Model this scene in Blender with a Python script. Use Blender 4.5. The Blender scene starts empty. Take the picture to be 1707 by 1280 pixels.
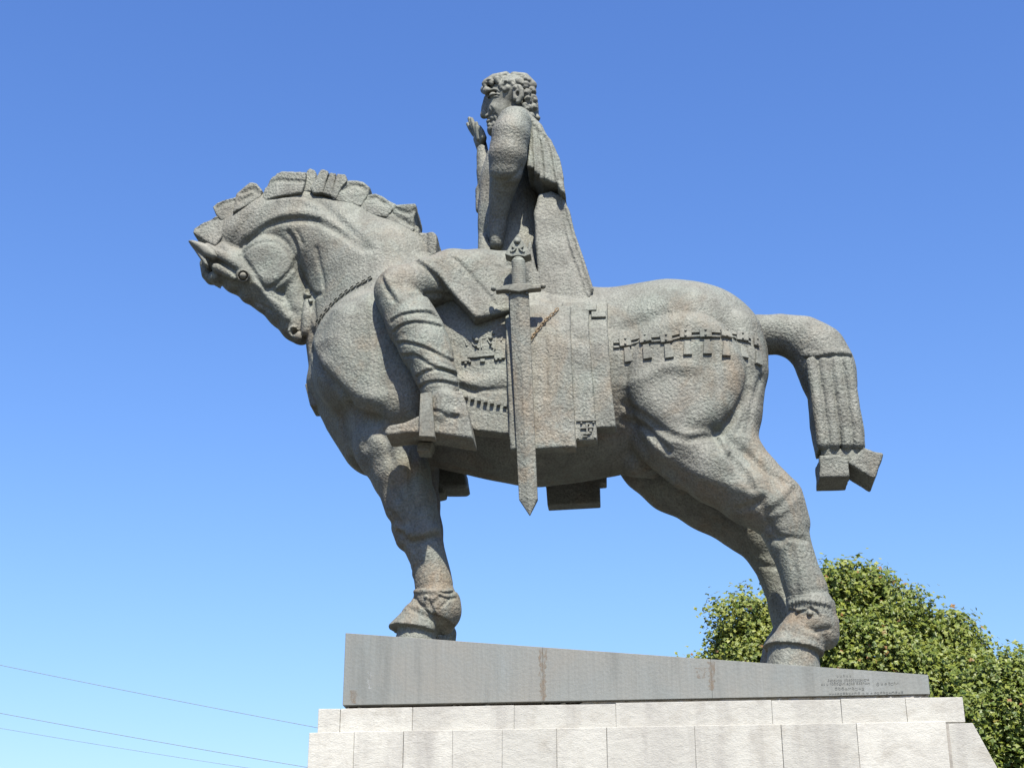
import bpy, math, random
import numpy as np
from mathutils import Vector, Matrix

random.seed(7); RNG = np.random.default_rng(7)
scene = bpy.context.scene
COL = scene.collection

# ------------------------------------------------------------------ camera
FPX = 2700.0; PITCH = math.radians(23); YAW = math.radians(5.2)
FW = np.array([-math.sin(YAW)*math.cos(PITCH), math.cos(YAW)*math.cos(PITCH), math.sin(PITCH)])
RT = np.array([math.cos(YAW), math.sin(YAW), 0.0]); UP = np.cross(RT, FW)
CAM = np.array([0, 0, 7.15]) - 14.2*FW
cd = bpy.data.cameras.new('camera'); cam = bpy.data.objects.new('camera', cd); COL.objects.link(cam)
cd.sensor_width = 36; cd.lens = FPX/1707*36; cd.clip_end = 3000; cd.clip_start = 0.1
cam.matrix_world = Matrix(((RT[0], UP[0], -FW[0], CAM[0]), (RT[1], UP[1], -FW[1], CAM[1]),
                           (RT[2], UP[2], -FW[2], CAM[2]), (0, 0, 0, 1)))
scene.camera = cam

# ------------------------------------------------------------------ sky, sun, exposure
SUN = Vector((0.25, -1.0, 1.48)).normalized()
w = bpy.data.worlds.new('World'); scene.world = w; w.use_nodes = True
nt = w.node_tree; nt.nodes.clear()
sk = nt.nodes.new('ShaderNodeTexSky'); sk.sky_type = 'NISHITA'; sk.sun_disc = False
sk.sun_elevation = math.asin(SUN.z); sk.sun_rotation = math.atan2(SUN.x, SUN.y)
sk.altitude = 0; sk.air_density = 2.0; sk.dust_density = 1.0; sk.ozone_density = 8.0
bg = nt.nodes.new('ShaderNodeBackground'); bg.inputs['Strength'].default_value = 0.0505
wo = nt.nodes.new('ShaderNodeOutputWorld')
gm = nt.nodes.new('ShaderNodeGamma'); gm.inputs[1].default_value = 1.5
nt.links.new(sk.outputs[0], gm.inputs[0]); tn = nt.nodes.new('ShaderNodeMix'); tn.data_type = 'RGBA'; tn.blend_type = 'MULTIPLY'; tn.inputs[0].default_value = 1; tn.inputs[7].default_value = (0.700, 0.642, 0.76, 1)
nt.links.new(gm.outputs[0], tn.inputs[6]); nt.links.new(tn.outputs[2], bg.inputs[0]); nt.links.new(bg.outputs[0], wo.inputs[0])
ld = bpy.data.lights.new('sun', 'SUN'); ld.energy = 5.0; ld.angle = math.radians(0.53); ld.color = (1.0, 0.955, 0.84)
lo = bpy.data.objects.new('sun', ld); COL.objects.link(lo); lo.location = (4, -20, 30)
lo.rotation_euler = (-SUN).to_track_quat('-Z', 'Y').to_euler()
vs = scene.view_settings
scene.display_settings.display_device = 'sRGB'
vs.view_transform = 'Standard'; vs.look = 'None'; vs.exposure = 1.30; vs.gamma = 1.0; vs.use_curve_mapping = False

# ------------------------------------------------------------------ helpers
def P(px, py, Y):
    d = FW + RT*(px-853.5)/FPX - UP*(py-640)/FPX
    return CAM + d*(Y-CAM[1])/d[1]
def SC(px, py, Y):                                   # metres per photo pixel at that point
    return float(np.dot(P(px, py, Y)-CAM, FW))/FPX
def crop(x0, y0, s):                                 # measured enlargements of the photograph
    return lambda pts: [(x0+x/s, y0+y/s) for x, y in pts]
C1 = crop(300, 260, 3.88); C2 = crop(740, 100, 4.923); C3 = crop(600, 380, 3.711); C4 = crop(620, 640, 3.88)
C5 = crop(980, 460, 3.283); C6 = crop(560, 640, 2.91); C7 = crop(1020, 680, 2.783); C8 = crop(480, 460, 4.268)
CB = crop(740, 520, 4.922); CR = crop(1000, 520, 5.69); CT = crop(1230, 500, 3.763); CH = crop(330, 390, 6.4)
CC = crop(770, 280, 5.12); CF = crop(640, 960, 10.67); CG = crop(1250, 980, 9.14)

def link(o, parent=None):
    COL.objects.link(o)
    if parent: o.parent = parent
    return o
def mesh_obj(name, v, f, mat, parent=None, smooth=True):
    me = bpy.data.meshes.new(name)
    me.from_pydata([tuple(map(float, p)) for p in v], [], [tuple(map(int, q)) for q in f])
    me.update()
    if smooth: me.polygons.foreach_set('use_smooth', [True]*len(me.polygons))
    me.materials.append(mat)
    return link(bpy.data.objects.new(name, me), parent)
def quad_obj(name, v, q, mat, parent=None):          # fast path for large all-quad meshes
    me = bpy.data.meshes.new(name)
    me.vertices.add(len(v)); me.vertices.foreach_set('co', np.asarray(v, np.float32).ravel())
    me.loops.add(len(q)*4); me.loops.foreach_set('vertex_index', np.asarray(q, np.int32).ravel())
    me.polygons.add(len(q)); me.polygons.foreach_set('loop_start', np.arange(0, len(q)*4, 4, dtype=np.int32))
    me.polygons.foreach_set('loop_total', np.full(len(q), 4, np.int32))
    me.update(calc_edges=True); me.validate()
    me.polygons.foreach_set('use_smooth', np.ones(len(me.polygons), bool))
    me.materials.append(mat)
    return link(bpy.data.objects.new(name, me), parent)
def empty(name, loc=(0, 0, 0)):
    o = bpy.data.objects.new(name, None); o.location = loc; return link(o)
def tag(o, label=None, cat=None, group=None, kind=None):
    if label: o['label'] = label
    if cat: o['category'] = cat
    if group: o['group'] = group
    if kind: o['kind'] = kind
    return o
def bevel(o, wd, seg=2, ang=35):
    m = o.modifiers.new('bevel', 'BEVEL'); m.width = wd; m.segments = seg; m.limit_method = 'ANGLE'; m.angle_limit = math.radians(ang)
    return o
def prism(name, pts, yn, yf, mat, parent=None, wd=0.0, taper=1.0, jit=0.0):
    """extrude an outline of photo points measured at depth yn, back to depth yf"""
    w3 = [P(x, y, yn) for x, y in pts]
    ar = sum(w3[i-1][0]*w3[i][2]-w3[i][0]*w3[i-1][2] for i in range(len(w3)))
    if ar < 0: w3 = w3[::-1]
    n = len(w3); c = sum(w3)/n
    fr = [q + np.array([0, RNG.uniform(-jit, jit), 0]) for q in w3]
    bk = [np.array([c[0]+(q[0]-c[0])*taper, yf+RNG.uniform(-jit, jit), c[2]+(q[2]-c[2])*taper]) for q in w3]
    f = [tuple(range(n))[::1], tuple(range(2*n-1, n-1, -1))] + [((i+1) % n, i, n+i, n+(i+1) % n) for i in range(n)]
    o = mesh_obj(name, fr+bk, f, mat, parent, smooth=False)
    if wd: bevel(o, wd)
    return o

# ------------------------------------------------------------------ materials
def mat(name, rough=0.8):
    m = bpy.data.materials.new(name); m.use_nodes = True
    n = m.node_tree.nodes; b = n['Principled BSDF']; b.inputs['Roughness'].default_value = rough
    return m, n, m.node_tree.links, b
def noise(n, l, vec, scale, detail=4, rough=0.55, dist=0.0):
    t = n.new('ShaderNodeTexNoise'); t.inputs['Scale'].default_value = scale; t.inputs['Detail'].default_value = detail
    t.inputs['Roughness'].default_value = rough; t.inputs['Distortion'].default_value = dist
    l.new(vec, t.inputs['Vector']); return t.outputs['Fac']
def mapr(n, l, v, a, b, c=0.0, d=1.0):
    t = n.new('ShaderNodeMapRange'); t.inputs[1].default_value = a; t.inputs[2].default_value = b
    t.inputs[3].default_value = c; t.inputs[4].default_value = d; l.new(v, t.inputs[0]); return t.outputs[0]
def mix(n, l, f, a, b, mode='MIX'):
    t = n.new('ShaderNodeMix'); t.data_type = 'RGBA'; t.blend_type = mode
    if isinstance(f, float): t.inputs[0].default_value = f
    else: l.new(f, t.inputs[0])
    for v, s in ((a, t.inputs[6]), (b, t.inputs[7])):
        if isinstance(v, tuple): s.default_value = (*v, 1)
        else: l.new(v, s)
    return t.outputs[2]
def mapping(n, l, vec, sc):
    t = n.new('ShaderNodeMapping'); t.inputs['Scale'].default_value = sc; l.new(vec, t.inputs['Vector']); return t.outputs[0]
def position(n):
    return n.new('ShaderNodeNewGeometry').outputs['Position']
def bump(n, l, b, h, strength, dist, prev=None):
    t = n.new('ShaderNodeBump'); t.inputs['Strength'].default_value = strength; t.inputs['Distance'].default_value = dist
    l.new(h, t.inputs['Height'])
    if prev is not None: l.new(prev, t.inputs['Normal'])
    l.new(t.outputs[0], b.inputs['Normal']); return t.outputs[0]

def bronze(name, relief=1.0, rust=1.0, base=(0.1440, 0.1404, 0.1206)):
    m, n, l, b = mat(name, 0.72)
    p = position(n)
    big = noise(n, l, p, 1.3, 5, 0.6, 0.4); mid = noise(n, l, p, 4.5, 5, 0.65, 0.3); fine = noise(n, l, p, 60, 3, 0.6)
    st = noise(n, l, mapping(n, l, p, (8, 8, 0.7)), 1.0, 5, 0.65)                # rain streaks
    green = tuple(c*f for c, f in zip(base, (0.93, 1.03, 1.02)))
    c = mix(n, l, mapr(n, l, big, 0.35, 0.65), base, green)
    c = mix(n, l, mapr(n, l, mid, 0.45, 0.62, 0, 0.6), c, tuple(x*0.68 for x in base))
    sp = n.new('ShaderNodeSeparateXYZ'); l.new(p, sp.inputs[0])
    r = noise(n, l, mapping(n, l, p, (1, 1, 0.75)), 1.5, 6, 0.68, 0.6)
    lowz = mapr(n, l, sp.outputs[2], 8.6, 5.9, 0.35, 1.0)                        # run-off collects on the lower body
    mm = n.new('ShaderNodeMath'); mm.operation = 'MULTIPLY'; l.new(mapr(n, l, r, 0.50, 0.66, 0, 0.72*rust), mm.inputs[0]); l.new(lowz, mm.inputs[1])
    c = mix(n, l, mm.outputs[0], c, (0.1540, 0.1100, 0.0686))
    c = mix(n, l, mapr(n, l, st, 0.55, 0.72, 0, 0.45), c, tuple(x*1.35 for x in base))
    c = mix(n, l, mapr(n, l, st, 0.44, 0.28, 0, 0.45), c, tuple(x*0.58 for x in base))
    pit_shade = mapr(n, l, fine, 0.34, 0.60, 0.66, 1.06)  # fine speckle darkens the colour, painted in place of micro-shadow in surface pitting
    cc = n.new('ShaderNodeCombineColor')
    for i in range(3): l.new(pit_shade, cc.inputs[i])
    c = mix(n, l, 1.0, c, cc.outputs[0], 'MULTIPLY')
    l.new(c, b.inputs['Base Color'])
    b.inputs['Metallic'].default_value = 0.12; b.inputs['Specular IOR Level'].default_value = 0.35
    l.new(mapr(n, l, mid, 0.3, 0.7, 0.62, 0.85), b.inputs['Roughness'])
    vo = n.new('ShaderNodeTexVoronoi'); vo.feature = 'SMOOTH_F1'; vo.inputs['Scale'].default_value = 40; vo.inputs['Smoothness'].default_value = 1.0
    nz = n.new('ShaderNodeTexNoise'); nz.inputs['Scale'].default_value = 14; nz.inputs['Detail'].default_value = 2; l.new(p, nz.inputs['Vector'])
    vm = n.new('ShaderNodeVectorMath'); vm.operation = 'MULTIPLY_ADD'; vm.inputs[1].default_value = (0.05, 0.05, 0.05)
    l.new(nz.outputs['Color'], vm.inputs[0]); l.new(p, vm.inputs[2]); l.new(vm.outputs[0], vo.inputs['Vector'])
    vi = mapr(n, l, vo.outputs['Distance'], 0.0, 0.6, 1.0, 0.0)
    n1 = bump(n, l, b, vi, 0.28*relief, 0.010*relief)
    h1 = noise(n, l, p, 46, 2.5, 0.55); n2 = bump(n, l, b, h1, 0.75*relief, 0.0135*relief, n1)
    h2 = noise(n, l, p, 100, 2, 0.6); bump(n, l, b, h2, 0.4*relief, 0.006, n2)
    return m
BRZ = bronze('patinated_bronze', 1.0); BRZ_FINE = bronze('bronze_smooth', 0.5); BRZ_HEAD = bronze('bronze_head', 0.35, 0.3)
BRZ_ROUGH = bronze('bronze_rough', 1.15, 0.6)

def plate_mat():
    m, n, l, b = mat('plinth_bronze', 0.6); p = position(n)
    a = noise(n, l, p, 1.1, 6, 0.65, 0.6); v = noise(n, l, mapping(n, l, p, (60, 60, 1.5)), 1.0, 3, 0.6)
    s = noise(n, l, mapping(n, l, p, (5, 5, 0.6)), 1.0, 5, 0.65)
    c = mix(n, l, mapr(n, l, a, 0.35, 0.65), (0.1263, 0.1353, 0.1280), (0.1432, 0.1386, 0.1220))
    c = mix(n, l, mapr(n, l, s, 0.55, 0.72, 0, 0.6), c, (0.1600, 0.1680, 0.1640))
    c = mix(n, l, mapr(n, l, s, 0.45, 0.3, 0, 0.6), c, (0.0861, 0.0886, 0.0804))
    c = mix(n, l, mapr(n, l, v, 0.4, 0.75, 0, 0.35), c, (0.0861, 0.0861, 0.0779))
    l.new(c, b.inputs['Base Color']); b.inputs['Metallic'].default_value = 0.15
    bump(n, l, b, noise(n, l, p, 40, 4, 0.6), 0.2, 0.01)
    return m
PLATE = plate_mat()
def stone_mat():
    m, n, l, b = mat('pale_tuff', 0.92); p = position(n)
    oi = n.new('ShaderNodeObjectInfo')
    a = noise(n, l, p, 1.6, 6, 0.65, 0.5); f = noise(n, l, mapping(n, l, p, (22, 22, 60)), 1.0, 4, 0.65)
    st = noise(n, l, mapping(n, l, p, (4, 4, 0.5)), 1.0, 4, 0.6)
    c = mix(n, l, oi.outputs['Random'], (0.365, 0.352, 0.316), (0.305, 0.295, 0.265))
    c = mix(n, l, mapr(n, l, a, 0.45, 0.7, 0, 0.6), c, (0.2204, 0.2090, 0.1900))
    c = mix(n, l, mapr(n, l, noise(n, l, p, 5, 6, 0.7, 0.5), 0.50, 0.72, 0, 0.6), c, (0.2204, 0.2014, 0.1710))
    c = mix(n, l, mapr(n, l, st, 0.50, 0.70, 0, 0.6), c, (0.1900, 0.1786, 0.1634))
    c = mix(n, l, mapr(n, l, f, 0.42, 0.25, 0, 0.3), c, (0.1976, 0.1824, 0.1558))
    l.new(c, b.inputs['Base Color']); b.inputs['Specular IOR Level'].default_value = 0.2
    n1 = bump(n, l, b, noise(n, l, mapping(n, l, p, (1, 1, 1.5)), 16, 4, 0.6, 0.2), 0.35, 0.016)
    bump(n, l, b, noise(n, l, mapping(n, l, p, (1, 1, 2.2)), 60, 3, 0.65, 0.2), 0.45, 0.007, n1)
    return m
STONE = stone_mat()
def flat_mat(name, col, rough=0.85, sc=3.0, amt=0.25):
    m, n, l, b = mat(name, rough); p = position(n)
    c = mix(n, l, mapr(n, l, noise(n, l, p, sc, 5, 0.6), 0.3, 0.7), tuple(x*(1-amt) for x in col), tuple(x*(1+amt) for x in col))
    l.new(c, b.inputs['Base Color']); bump(n, l, b, noise(n, l, p, sc*8, 3), 0.3, 0.01); return m
MORTAR = flat_mat('mortar', (0.2052, 0.1900, 0.1672), 0.95, 9); DARKGAP = flat_mat('dark_core', (0.06, 0.045, 0.035), 0.95, 6)
BARK = flat_mat('bark', (0.10, 0.075, 0.05), 0.95, 6, 0.4); WIRE = flat_mat('cable', (0.1064, 0.1064, 0.1140), 0.6)
GRASS = flat_mat('dry_grass', (0.0360, 0.0400, 0.0200), 0.95, 0.6, 0.35); PAVE = flat_mat('paving', (0.0520, 0.0480, 0.0416), 0.9, 1.5)
BRONZE_DARK = flat_mat('incised', (0.120, 0.123, 0.113), 0.8, 8)
RUSTY = flat_mat('rusty_chain', (0.1612, 0.1116, 0.0620), 0.8, 12)
CONC = flat_mat('concrete', (0.35, 0.34, 0.32), 0.9, 3)

# ------------------------------------------------------------------ distance-field sculpting
class Grid:
    def __init__(s, lo, hi, h):
        s.lo = np.array(lo, float); s.h = h
        s.n = np.ceil((np.array(hi)-s.lo)/h).astype(int)+1
        s.ax = [(s.lo[i]+h*np.arange(s.n[i])).astype(np.float32) for i in range(3)]
        s.D = np.full(s.n, 9.0, np.float32)
    def block(s, lo, hi):
        a = np.clip(np.floor((np.array(lo)-s.lo)/s.h).astype(int), 0, s.n-1)
        b = np.clip(np.ceil((np.array(hi)-s.lo)/s.h).astype(int)+1, 1, s.n)
        sl = tuple(slice(int(a[i]), int(max(b[i], a[i]+1))) for i in range(3))
        X, Y, Z = (s.ax[0][sl[0]][:, None, None], s.ax[1][sl[1]][None, :, None], s.ax[2][sl[2]][None, None, :])
        return sl, X, Y, Z
    def put(s, sl, d, k, mode='add'):
        A = s.D[sl]
        if mode == 'sub': d = -d; A2 = -A
        else: A2 = A
        if mode == 'sub':
            h = np.maximum(k-np.abs(A2+d*-1*-1-0), 0)/k if False else np.maximum(k-np.abs((-A)-(-d)), 0)/k
            s.D[sl] = -(np.minimum(-A, -d) - h*h*k*0.25)
        else:
            h = np.maximum(k-np.abs(A-d), 0)/k
            s.D[sl] = np.minimum(A, d) - h*h*k*0.25
    # chain of spheres given as (px, py, Y, r_px)
    def limb(s, pts, k=0.05, ys=1.0, mode='add', cut=None, kk=None):
        q = [(P(a, b, c), r*SC(a, b, c)) for a, b, c, r in pts]
        s.limb3(q, k, ys, mode, cut, kk)
    def limb3(s, q, k=0.05, ys=1.0, mode='add', cut=None, kk=None):
        m = k+2*s.h
        lo = np.min([c-r*max(1, ys)-m for c, r in q], 0); hi = np.max([c+r*max(1, ys)+m for c, r in q], 0)
        sl, X, Y, Z = s.block(lo, hi)
        T = np.full(s.D[sl].shape, 9.0, np.float32)
        segs = list(zip(q[:-1], q[1:])) if len(q) > 1 else [(q[0], q[0])]
        for (a, ra), (b, rb) in segs:
            ab = b-a; L = float(ab@ab)+1e-9
            vx, vy, vz = X-a[0], Y-a[1], Z-a[2]
            t = np.clip((vx*ab[0]+vy*ab[1]+vz*ab[2])/L, 0, 1)
            d = np.sqrt((vx-t*ab[0])**2+((vy-t*ab[1])/ys)**2+(vz-t*ab[2])**2)-(ra+(rb-ra)*t)
            if kk:
                hh = np.maximum(kk-np.abs(T-d), 0)/kk; T = np.minimum(T, d)-hh*hh*kk*0.25
            else: T = np.minimum(T, d)
        if cut is not None:                                   # half-space: (point, normal) keeps the side against the normal
            for c, nn in cut:
                nn = np.array(nn, float); nn /= np.linalg.norm(nn)
                T = np.maximum(T, (X-c[0])*nn[0]+(Y-c[1])*nn[1]+(Z-c[2])*nn[2])
        s.put(sl, T.astype(np.float32), k, mode)
    def ell(s, px, py, Y0, rx, ry, hy, ang=0, k=0.05, mode='add', cut=None):
        c = P(px, py, Y0); u = SC(px, py, Y0); rx *= u; ry *= u; R = max(rx, ry, hy)+k+2*s.h
        sl, X, Y, Z = s.block(c-R, c+R)
        a = -math.radians(ang); x, y, z = X-c[0], Y-c[1], Z-c[2]
        x, z = x*math.cos(a)+z*math.sin(a), -x*math.sin(a)+z*math.cos(a)
        k0 = np.sqrt((x/rx)**2+(y/hy)**2+(z/ry)**2); k1 = np.sqrt((x/rx**2)**2+(y/hy**2)**2+(z/ry**2)**2)+1e-6
        T = (k0*(k0-1)/k1).astype(np.float32)
        if cut is not None:
            for cc, nn in cut:
                nn = np.array(nn, float); nn /= np.linalg.norm(nn)
                T = np.maximum(T, (X-cc[0])*nn[0]+(Y-cc[1])*nn[1]+(Z-cc[2])*nn[2])
        s.put(sl, T, k, mode)
    def poly2(s, pts, X, Z):
        d = np.full((X.shape[0], Z.shape[2]), 1e9, np.float32); x = X[:, 0, 0][:, None]; z = Z[0, 0, :][None, :]
        sg = np.ones_like(d); n = len(pts)
        for i in range(n):
            ax, az = pts[i]; bx, bz = pts[i-1]
            ex, ez = bx-ax, bz-az; wx, wz = x-ax, z-az
            t = np.clip((wx*ex+wz*ez)/(ex*ex+ez*ez+1e-12), 0, 1)
            d = np.minimum(d, (wx-ex*t)**2+(wz-ez*t)**2)
            c1 = z >= az; c2 = z < bz; c3 = ex*wz > ez*wx
            sg = np.where((c1 & c2 & c3) | (~c1 & ~c2 & ~c3), -sg, sg)
        return (sg*np.sqrt(d))[:, None, :]
    # extruded outline measured at depth yn; rnd rounds the edges; lean tilts the slab in depth along z and x
    def slab(s, pts, yn, yf, rnd=0.02, k=0.03, mode='add', lean=(0, 0), yref=None):
        w = [P(a, b, yn if yref is None else yref) for a, b in pts]; q = [(p[0], p[2]) for p in w]
        xs = [a for a, _ in q]; zs = [b for _, b in q]; m = k+2*s.h+0.3*(abs(lean[0])+abs(lean[1]))*2
        sl, X, Y, Z = s.block((min(xs)-m, yn-m-0.1, min(zs)-m), (max(xs)+m, yf+m+0.1, max(zs)+m))
        d2 = s.poly2(q, X, Z)+rnd; cx, cz = np.mean(xs), np.mean(zs)
        dy = np.abs(Y-(yn+yf)/2-lean[0]*(X-cx)-lean[1]*(Z-cz))-(yf-yn)/2+rnd
        T = np.minimum(np.maximum(d2, dy), 0)+np.sqrt(np.maximum(d2, 0)**2+np.maximum(dy, 0)**2)-rnd
        s.put(sl, T.astype(np.float32), k, mode)
    def sample(s, p):
        g = (np.asarray(p)-s.lo)/s.h; i = np.clip(np.floor(g).astype(int), 0, s.n-2); f = np.clip(g-i, 0, 1); r = 0
        for a in (0, 1):
            for b in (0, 1):
                for c in (0, 1):
                    r = r+s.D[i[..., 0]+a, i[..., 1]+b, i[..., 2]+c]*(f[..., 0] if a else 1-f[..., 0])*(f[..., 1] if b else 1-f[..., 1])*(f[..., 2] if c else 1-f[..., 2])
        return r
    def hit(s, px, py):
        """first point of the sculpted surface along a photo ray, with its normal"""
        d = FW+RT*(px-853.5)/FPX-UP*(py-640)/FPX
        t = np.arange(12.0, 17.5, s.h*0.5)[:, None]
        p = CAM+d*t
        ok = np.all((p > s.lo) & (p < s.lo+s.h*(s.n-1)), 1)
        v = np.where(ok, s.sample(p), 9.0); idx = np.where(v < 0)[0]
        if len(idx) == 0: return None
        i = idx[0]; a = v[i-1]; b = v[i]
        q = p[i-1]+(p[i]-p[i-1])*(a/(a-b+1e-9) if a < 5 else 1)
        e = s.h*3
        g = np.array([s.sample(q+np.eye(3)[j]*e)-s.sample(q-np.eye(3)[j]*e) for j in range(3)])
        return q, g/(np.linalg.norm(g)+1e-9)
    # carved line (depth > 0) or raised ridge (depth < 0) following the surface
    def carve(s, pts, depth, width, step=6.0):
        pl = dense(pts, step); hs = [s.hit(*p) for p in pl]; hs = [h[0] for h in hs if h is not None]
        if len(hs) < 2: return
        s.carve3(hs, depth, width)
    def carve3(s, hs, depth, width):
        segs = [(a, b) for a, b in zip(hs[:-1], hs[1:]) if np.linalg.norm(b-a) < 0.25]
        if not segs: return
        al = np.array([q for sg in segs for q in sg]); m = width*2.2
        sl, X, Y, Z = s.block(al.min(0)-m, al.max(0)+m)
        T = np.full(s.D[sl].shape, 9.0, np.float32); o = [v.start for v in sl]
        for a, b in segs:
            s2, x, y, z = s.block(np.minimum(a, b)-m, np.maximum(a, b)+m)
            loc = tuple(slice(max(v.start-oo, 0), min(v.stop-oo, T.shape[i])) for i, (v, oo) in enumerate(zip(s2, o)))
            x, y, z = X[loc[0]], Y[:, loc[1]], Z[:, :, loc[2]]
            ab = b-a; L = float(ab@ab)+1e-9; vx, vy, vz = x-a[0], y-a[1], z-a[2]
            t = np.clip((vx*ab[0]+vy*ab[1]+vz*ab[2])/L, 0, 1)
            T[loc] = np.minimum(T[loc], np.sqrt((vx-t*ab[0])**2+(vy-t*ab[1])**2+(vz-t*ab[2])**2))
        s.D[sl] += (depth*np.exp(-(T/width)**2)).astype(np.float32)
    def mesh(s, name, material, parent=None, rough=0.0):
        D = s.D
        if rough: pass
        S = D < 0; nx, ny, nz = D.shape
        cnt = np.zeros((nx-1, ny-1, nz-1), np.uint8)
        for a in (0, 1):
            for b in (0, 1):
                for c in (0, 1): cnt += S[a:nx-1+a, b:ny-1+b, c:nz-1+c]
        act = (cnt > 0) & (cnt < 8); idx = np.full(act.shape, -1, np.int32); I = np.argwhere(act)
        idx[act] = np.arange(len(I)); V = np.zeros((len(I), 3)); Wt = np.zeros(len(I))
        cor = [(a, b, c) for a in (0, 1) for b in (0, 1) for c in (0, 1)]
        vals = {c: D[I[:, 0]+c[0], I[:, 1]+c[1], I[:, 2]+c[2]] for c in cor}
        for ci in cor:
            for axn in range(3):
                if ci[axn]: continue
                cj = tuple(1 if i == axn else v for i, v in enumerate(ci))
                a, b = vals[ci], vals[cj]; m = (a < 0) != (b < 0)
                t = np.clip(a[m]/(a[m]-b[m]), 0, 1); pt = np.tile(np.array(ci, float), (m.sum(), 1)); pt[:, axn] += t
                V[m] += pt; Wt[m] += 1
        V = s.lo+(I+V/Wt[:, None])*s.h
        Q = []
        for axn in range(3):
            sa = [slice(0, nx), slice(0, ny), slice(0, nz)]; sb = list(sa)
            sa[axn] = slice(0, -1); sb[axn] = slice(1, None)
            A, B = S[tuple(sa)], S[tuple(sb)]; u, v = (axn+1) % 3, (axn+2) % 3
            E = np.argwhere(A != B); ok = (E[:, u] > 0) & (E[:, v] > 0) & (E[:, u] < D.shape[u]-1) & (E[:, v] < D.shape[v]-1); E = E[ok]
            du = np.eye(3, dtype=int)[u]; dv = np.eye(3, dtype=int)[v]
            g = lambda e: idx[e[:, 0], e[:, 1], e[:, 2]]
            q = np.stack([g(E-du-dv), g(E-dv), g(E), g(E-du)], 1)
            fl = ~A[E[:, 0], E[:, 1], E[:, 2]]; q[fl] = q[fl][:, ::-1]
            Q.append(q)
        Q = np.concatenate(Q); Q = Q[(Q >= 0).all(1)]
        return quad_obj(name, V, Q, material, parent)

def dense(pts, step):
    """Catmull-Rom through the points, sampled about every `step` pixels"""
    p = np.array(pts, float)
    if len(p) < 3: p2 = np.linspace(p[0], p[-1], max(2, int(np.hypot(*(p[-1]-p[0]))/step)+1)); return [tuple(q) for q in p2]
    e = np.vstack([2*p[0]-p[1], p, 2*p[-1]-p[-2]]); out = []
    for i in range(1, len(e)-2):
        n = max(1, int(np.hypot(*(e[i+1]-e[i]))/step))
        for t in np.arange(n)/n:
            out.append(0.5*((2*e[i])+(-e[i-1]+e[i+1])*t+(2*e[i-1]-5*e[i]+4*e[i+1]-e[i+2])*t*t+(-e[i-1]+3*e[i]-3*e[i+1]+e[i+2])*t**3))
    out.append(p[-1]); return [tuple(q) for q in out]

# ------------------------------------------------------------------ SETTING: ground, paving
g = mesh_obj('ground', [(-1500, -1500, 0), (1500, -1500, 0), (1500, 1500, 0), (-1500, 1500, 0)], [(0, 1, 2, 3)], GRASS, smooth=False); tag(g, kind='structure')
g = mesh_obj('pavement', [(-16, -22, 0.004), (18, -22, 0.004), (18, 9, 0.004), (-16, 9, 0.004)], [(0, 1, 2, 3)], PAVE, smooth=False); tag(g, kind='structure')

# ------------------------------------------------------------------ PEDESTAL of pale stone blocks
ped = empty('pedestal', (1.0, 0, 0)); tag(ped, 'pale rough stone block pedestal stepping outwards below the bronze plinth', 'pedestal')
PIV = Matrix.Translation(Vector((1.0, 0, 0)))
def child_world(o, parent):                            # keep world position when parented to a moved empty
    o.parent = parent; o.matrix_parent_inverse = Matrix.Translation(-Vector(parent.location)); return o
def block(x0, x1, z0, z1, y0, y1, name='stone_block', xb0=None, xb1=None, m=STONE, wd=0.004, gap=0.0011, jit=0.003):
    xb0 = x0 if xb0 is None else xb0; xb1 = x1 if xb1 is None else xb1
    j = lambda: random.uniform(-jit, jit)
    yj = random.uniform(-0.006, 0.006) if jit else 0
    v = []
    for (y, jj) in ((y0+yj, 1), (y1, 0)):
        for (x, z) in ((xb0+gap, z0+gap), (xb1-gap, z0+gap), (x1-gap, z1-gap), (x0+gap, z1-gap)):
            v.append((x+j()*jj*0.5, y+j()*jj, z+j()*jj*0.6))
    f = [(0, 1, 2, 3), (7, 6, 5, 4), (1, 0, 4, 5), (2, 1, 5, 6), (3, 2, 6, 7), (0, 3, 7, 4)]
    o = mesh_obj(name, v, f, m, smooth=False); bevel(o, wd, 2)
    return child_world(o, ped)
def bx(px, py, Y): return float(P(px, py, Y)[0])
# course 1
Y1 = -0.80; z1t, z1b = 4.165, 3.975
xs = [bx(530, 1200, Y1)]+[bx(x, 1200, Y1) for x in (567, 687.5, 857, 1027)]+[bx(x, 1185, Y1) for x in (1287, 1402.5, 1511)]+[bx(1607, 1180, Y1)]
for a, b in zip(xs[:-1], xs[1:]): block(a, b, z1b, z1t+random.uniform(-0.004, 0.004), Y1, -0.3)
xr = [-1.424, -0.5, 0.3, 1.25, 2.2, 3.43]
for a, b in zip(xr[:-1], xr[1:]): block(a, b, z1b, z1t, 0.30, 0.80)
# course 2 with the leaning corner stone
Y2 = -0.855; z2b = 3.50
xs = [bx(514, 1240, Y2)]+[bx(x, 1250, Y2) for x in (589.5, 672, 754, 837, 928, 1012)]+[bx(x, 1240, Y2) for x in (1159, 1304, 1430.5, 1580.5)]
for a, b in zip(xs[:-1], xs[1:]): block(a, b, z2b, z1b, Y2, -0.3)
block(xs[-1]+0.004, bx(1622, 1200, Y2), z2b, z1b-0.012, Y2+0.02, 0.86, xb1=bx(1622, 1200, Y2)+0.20)
xr = [-1.48, -0.6, 0.5, 1.4, 2.4, xs[-1]]
for a, b in zip(xr[:-1], xr[1:]): block(a, b, z2b, z1b, 0.30, 0.86)
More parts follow.
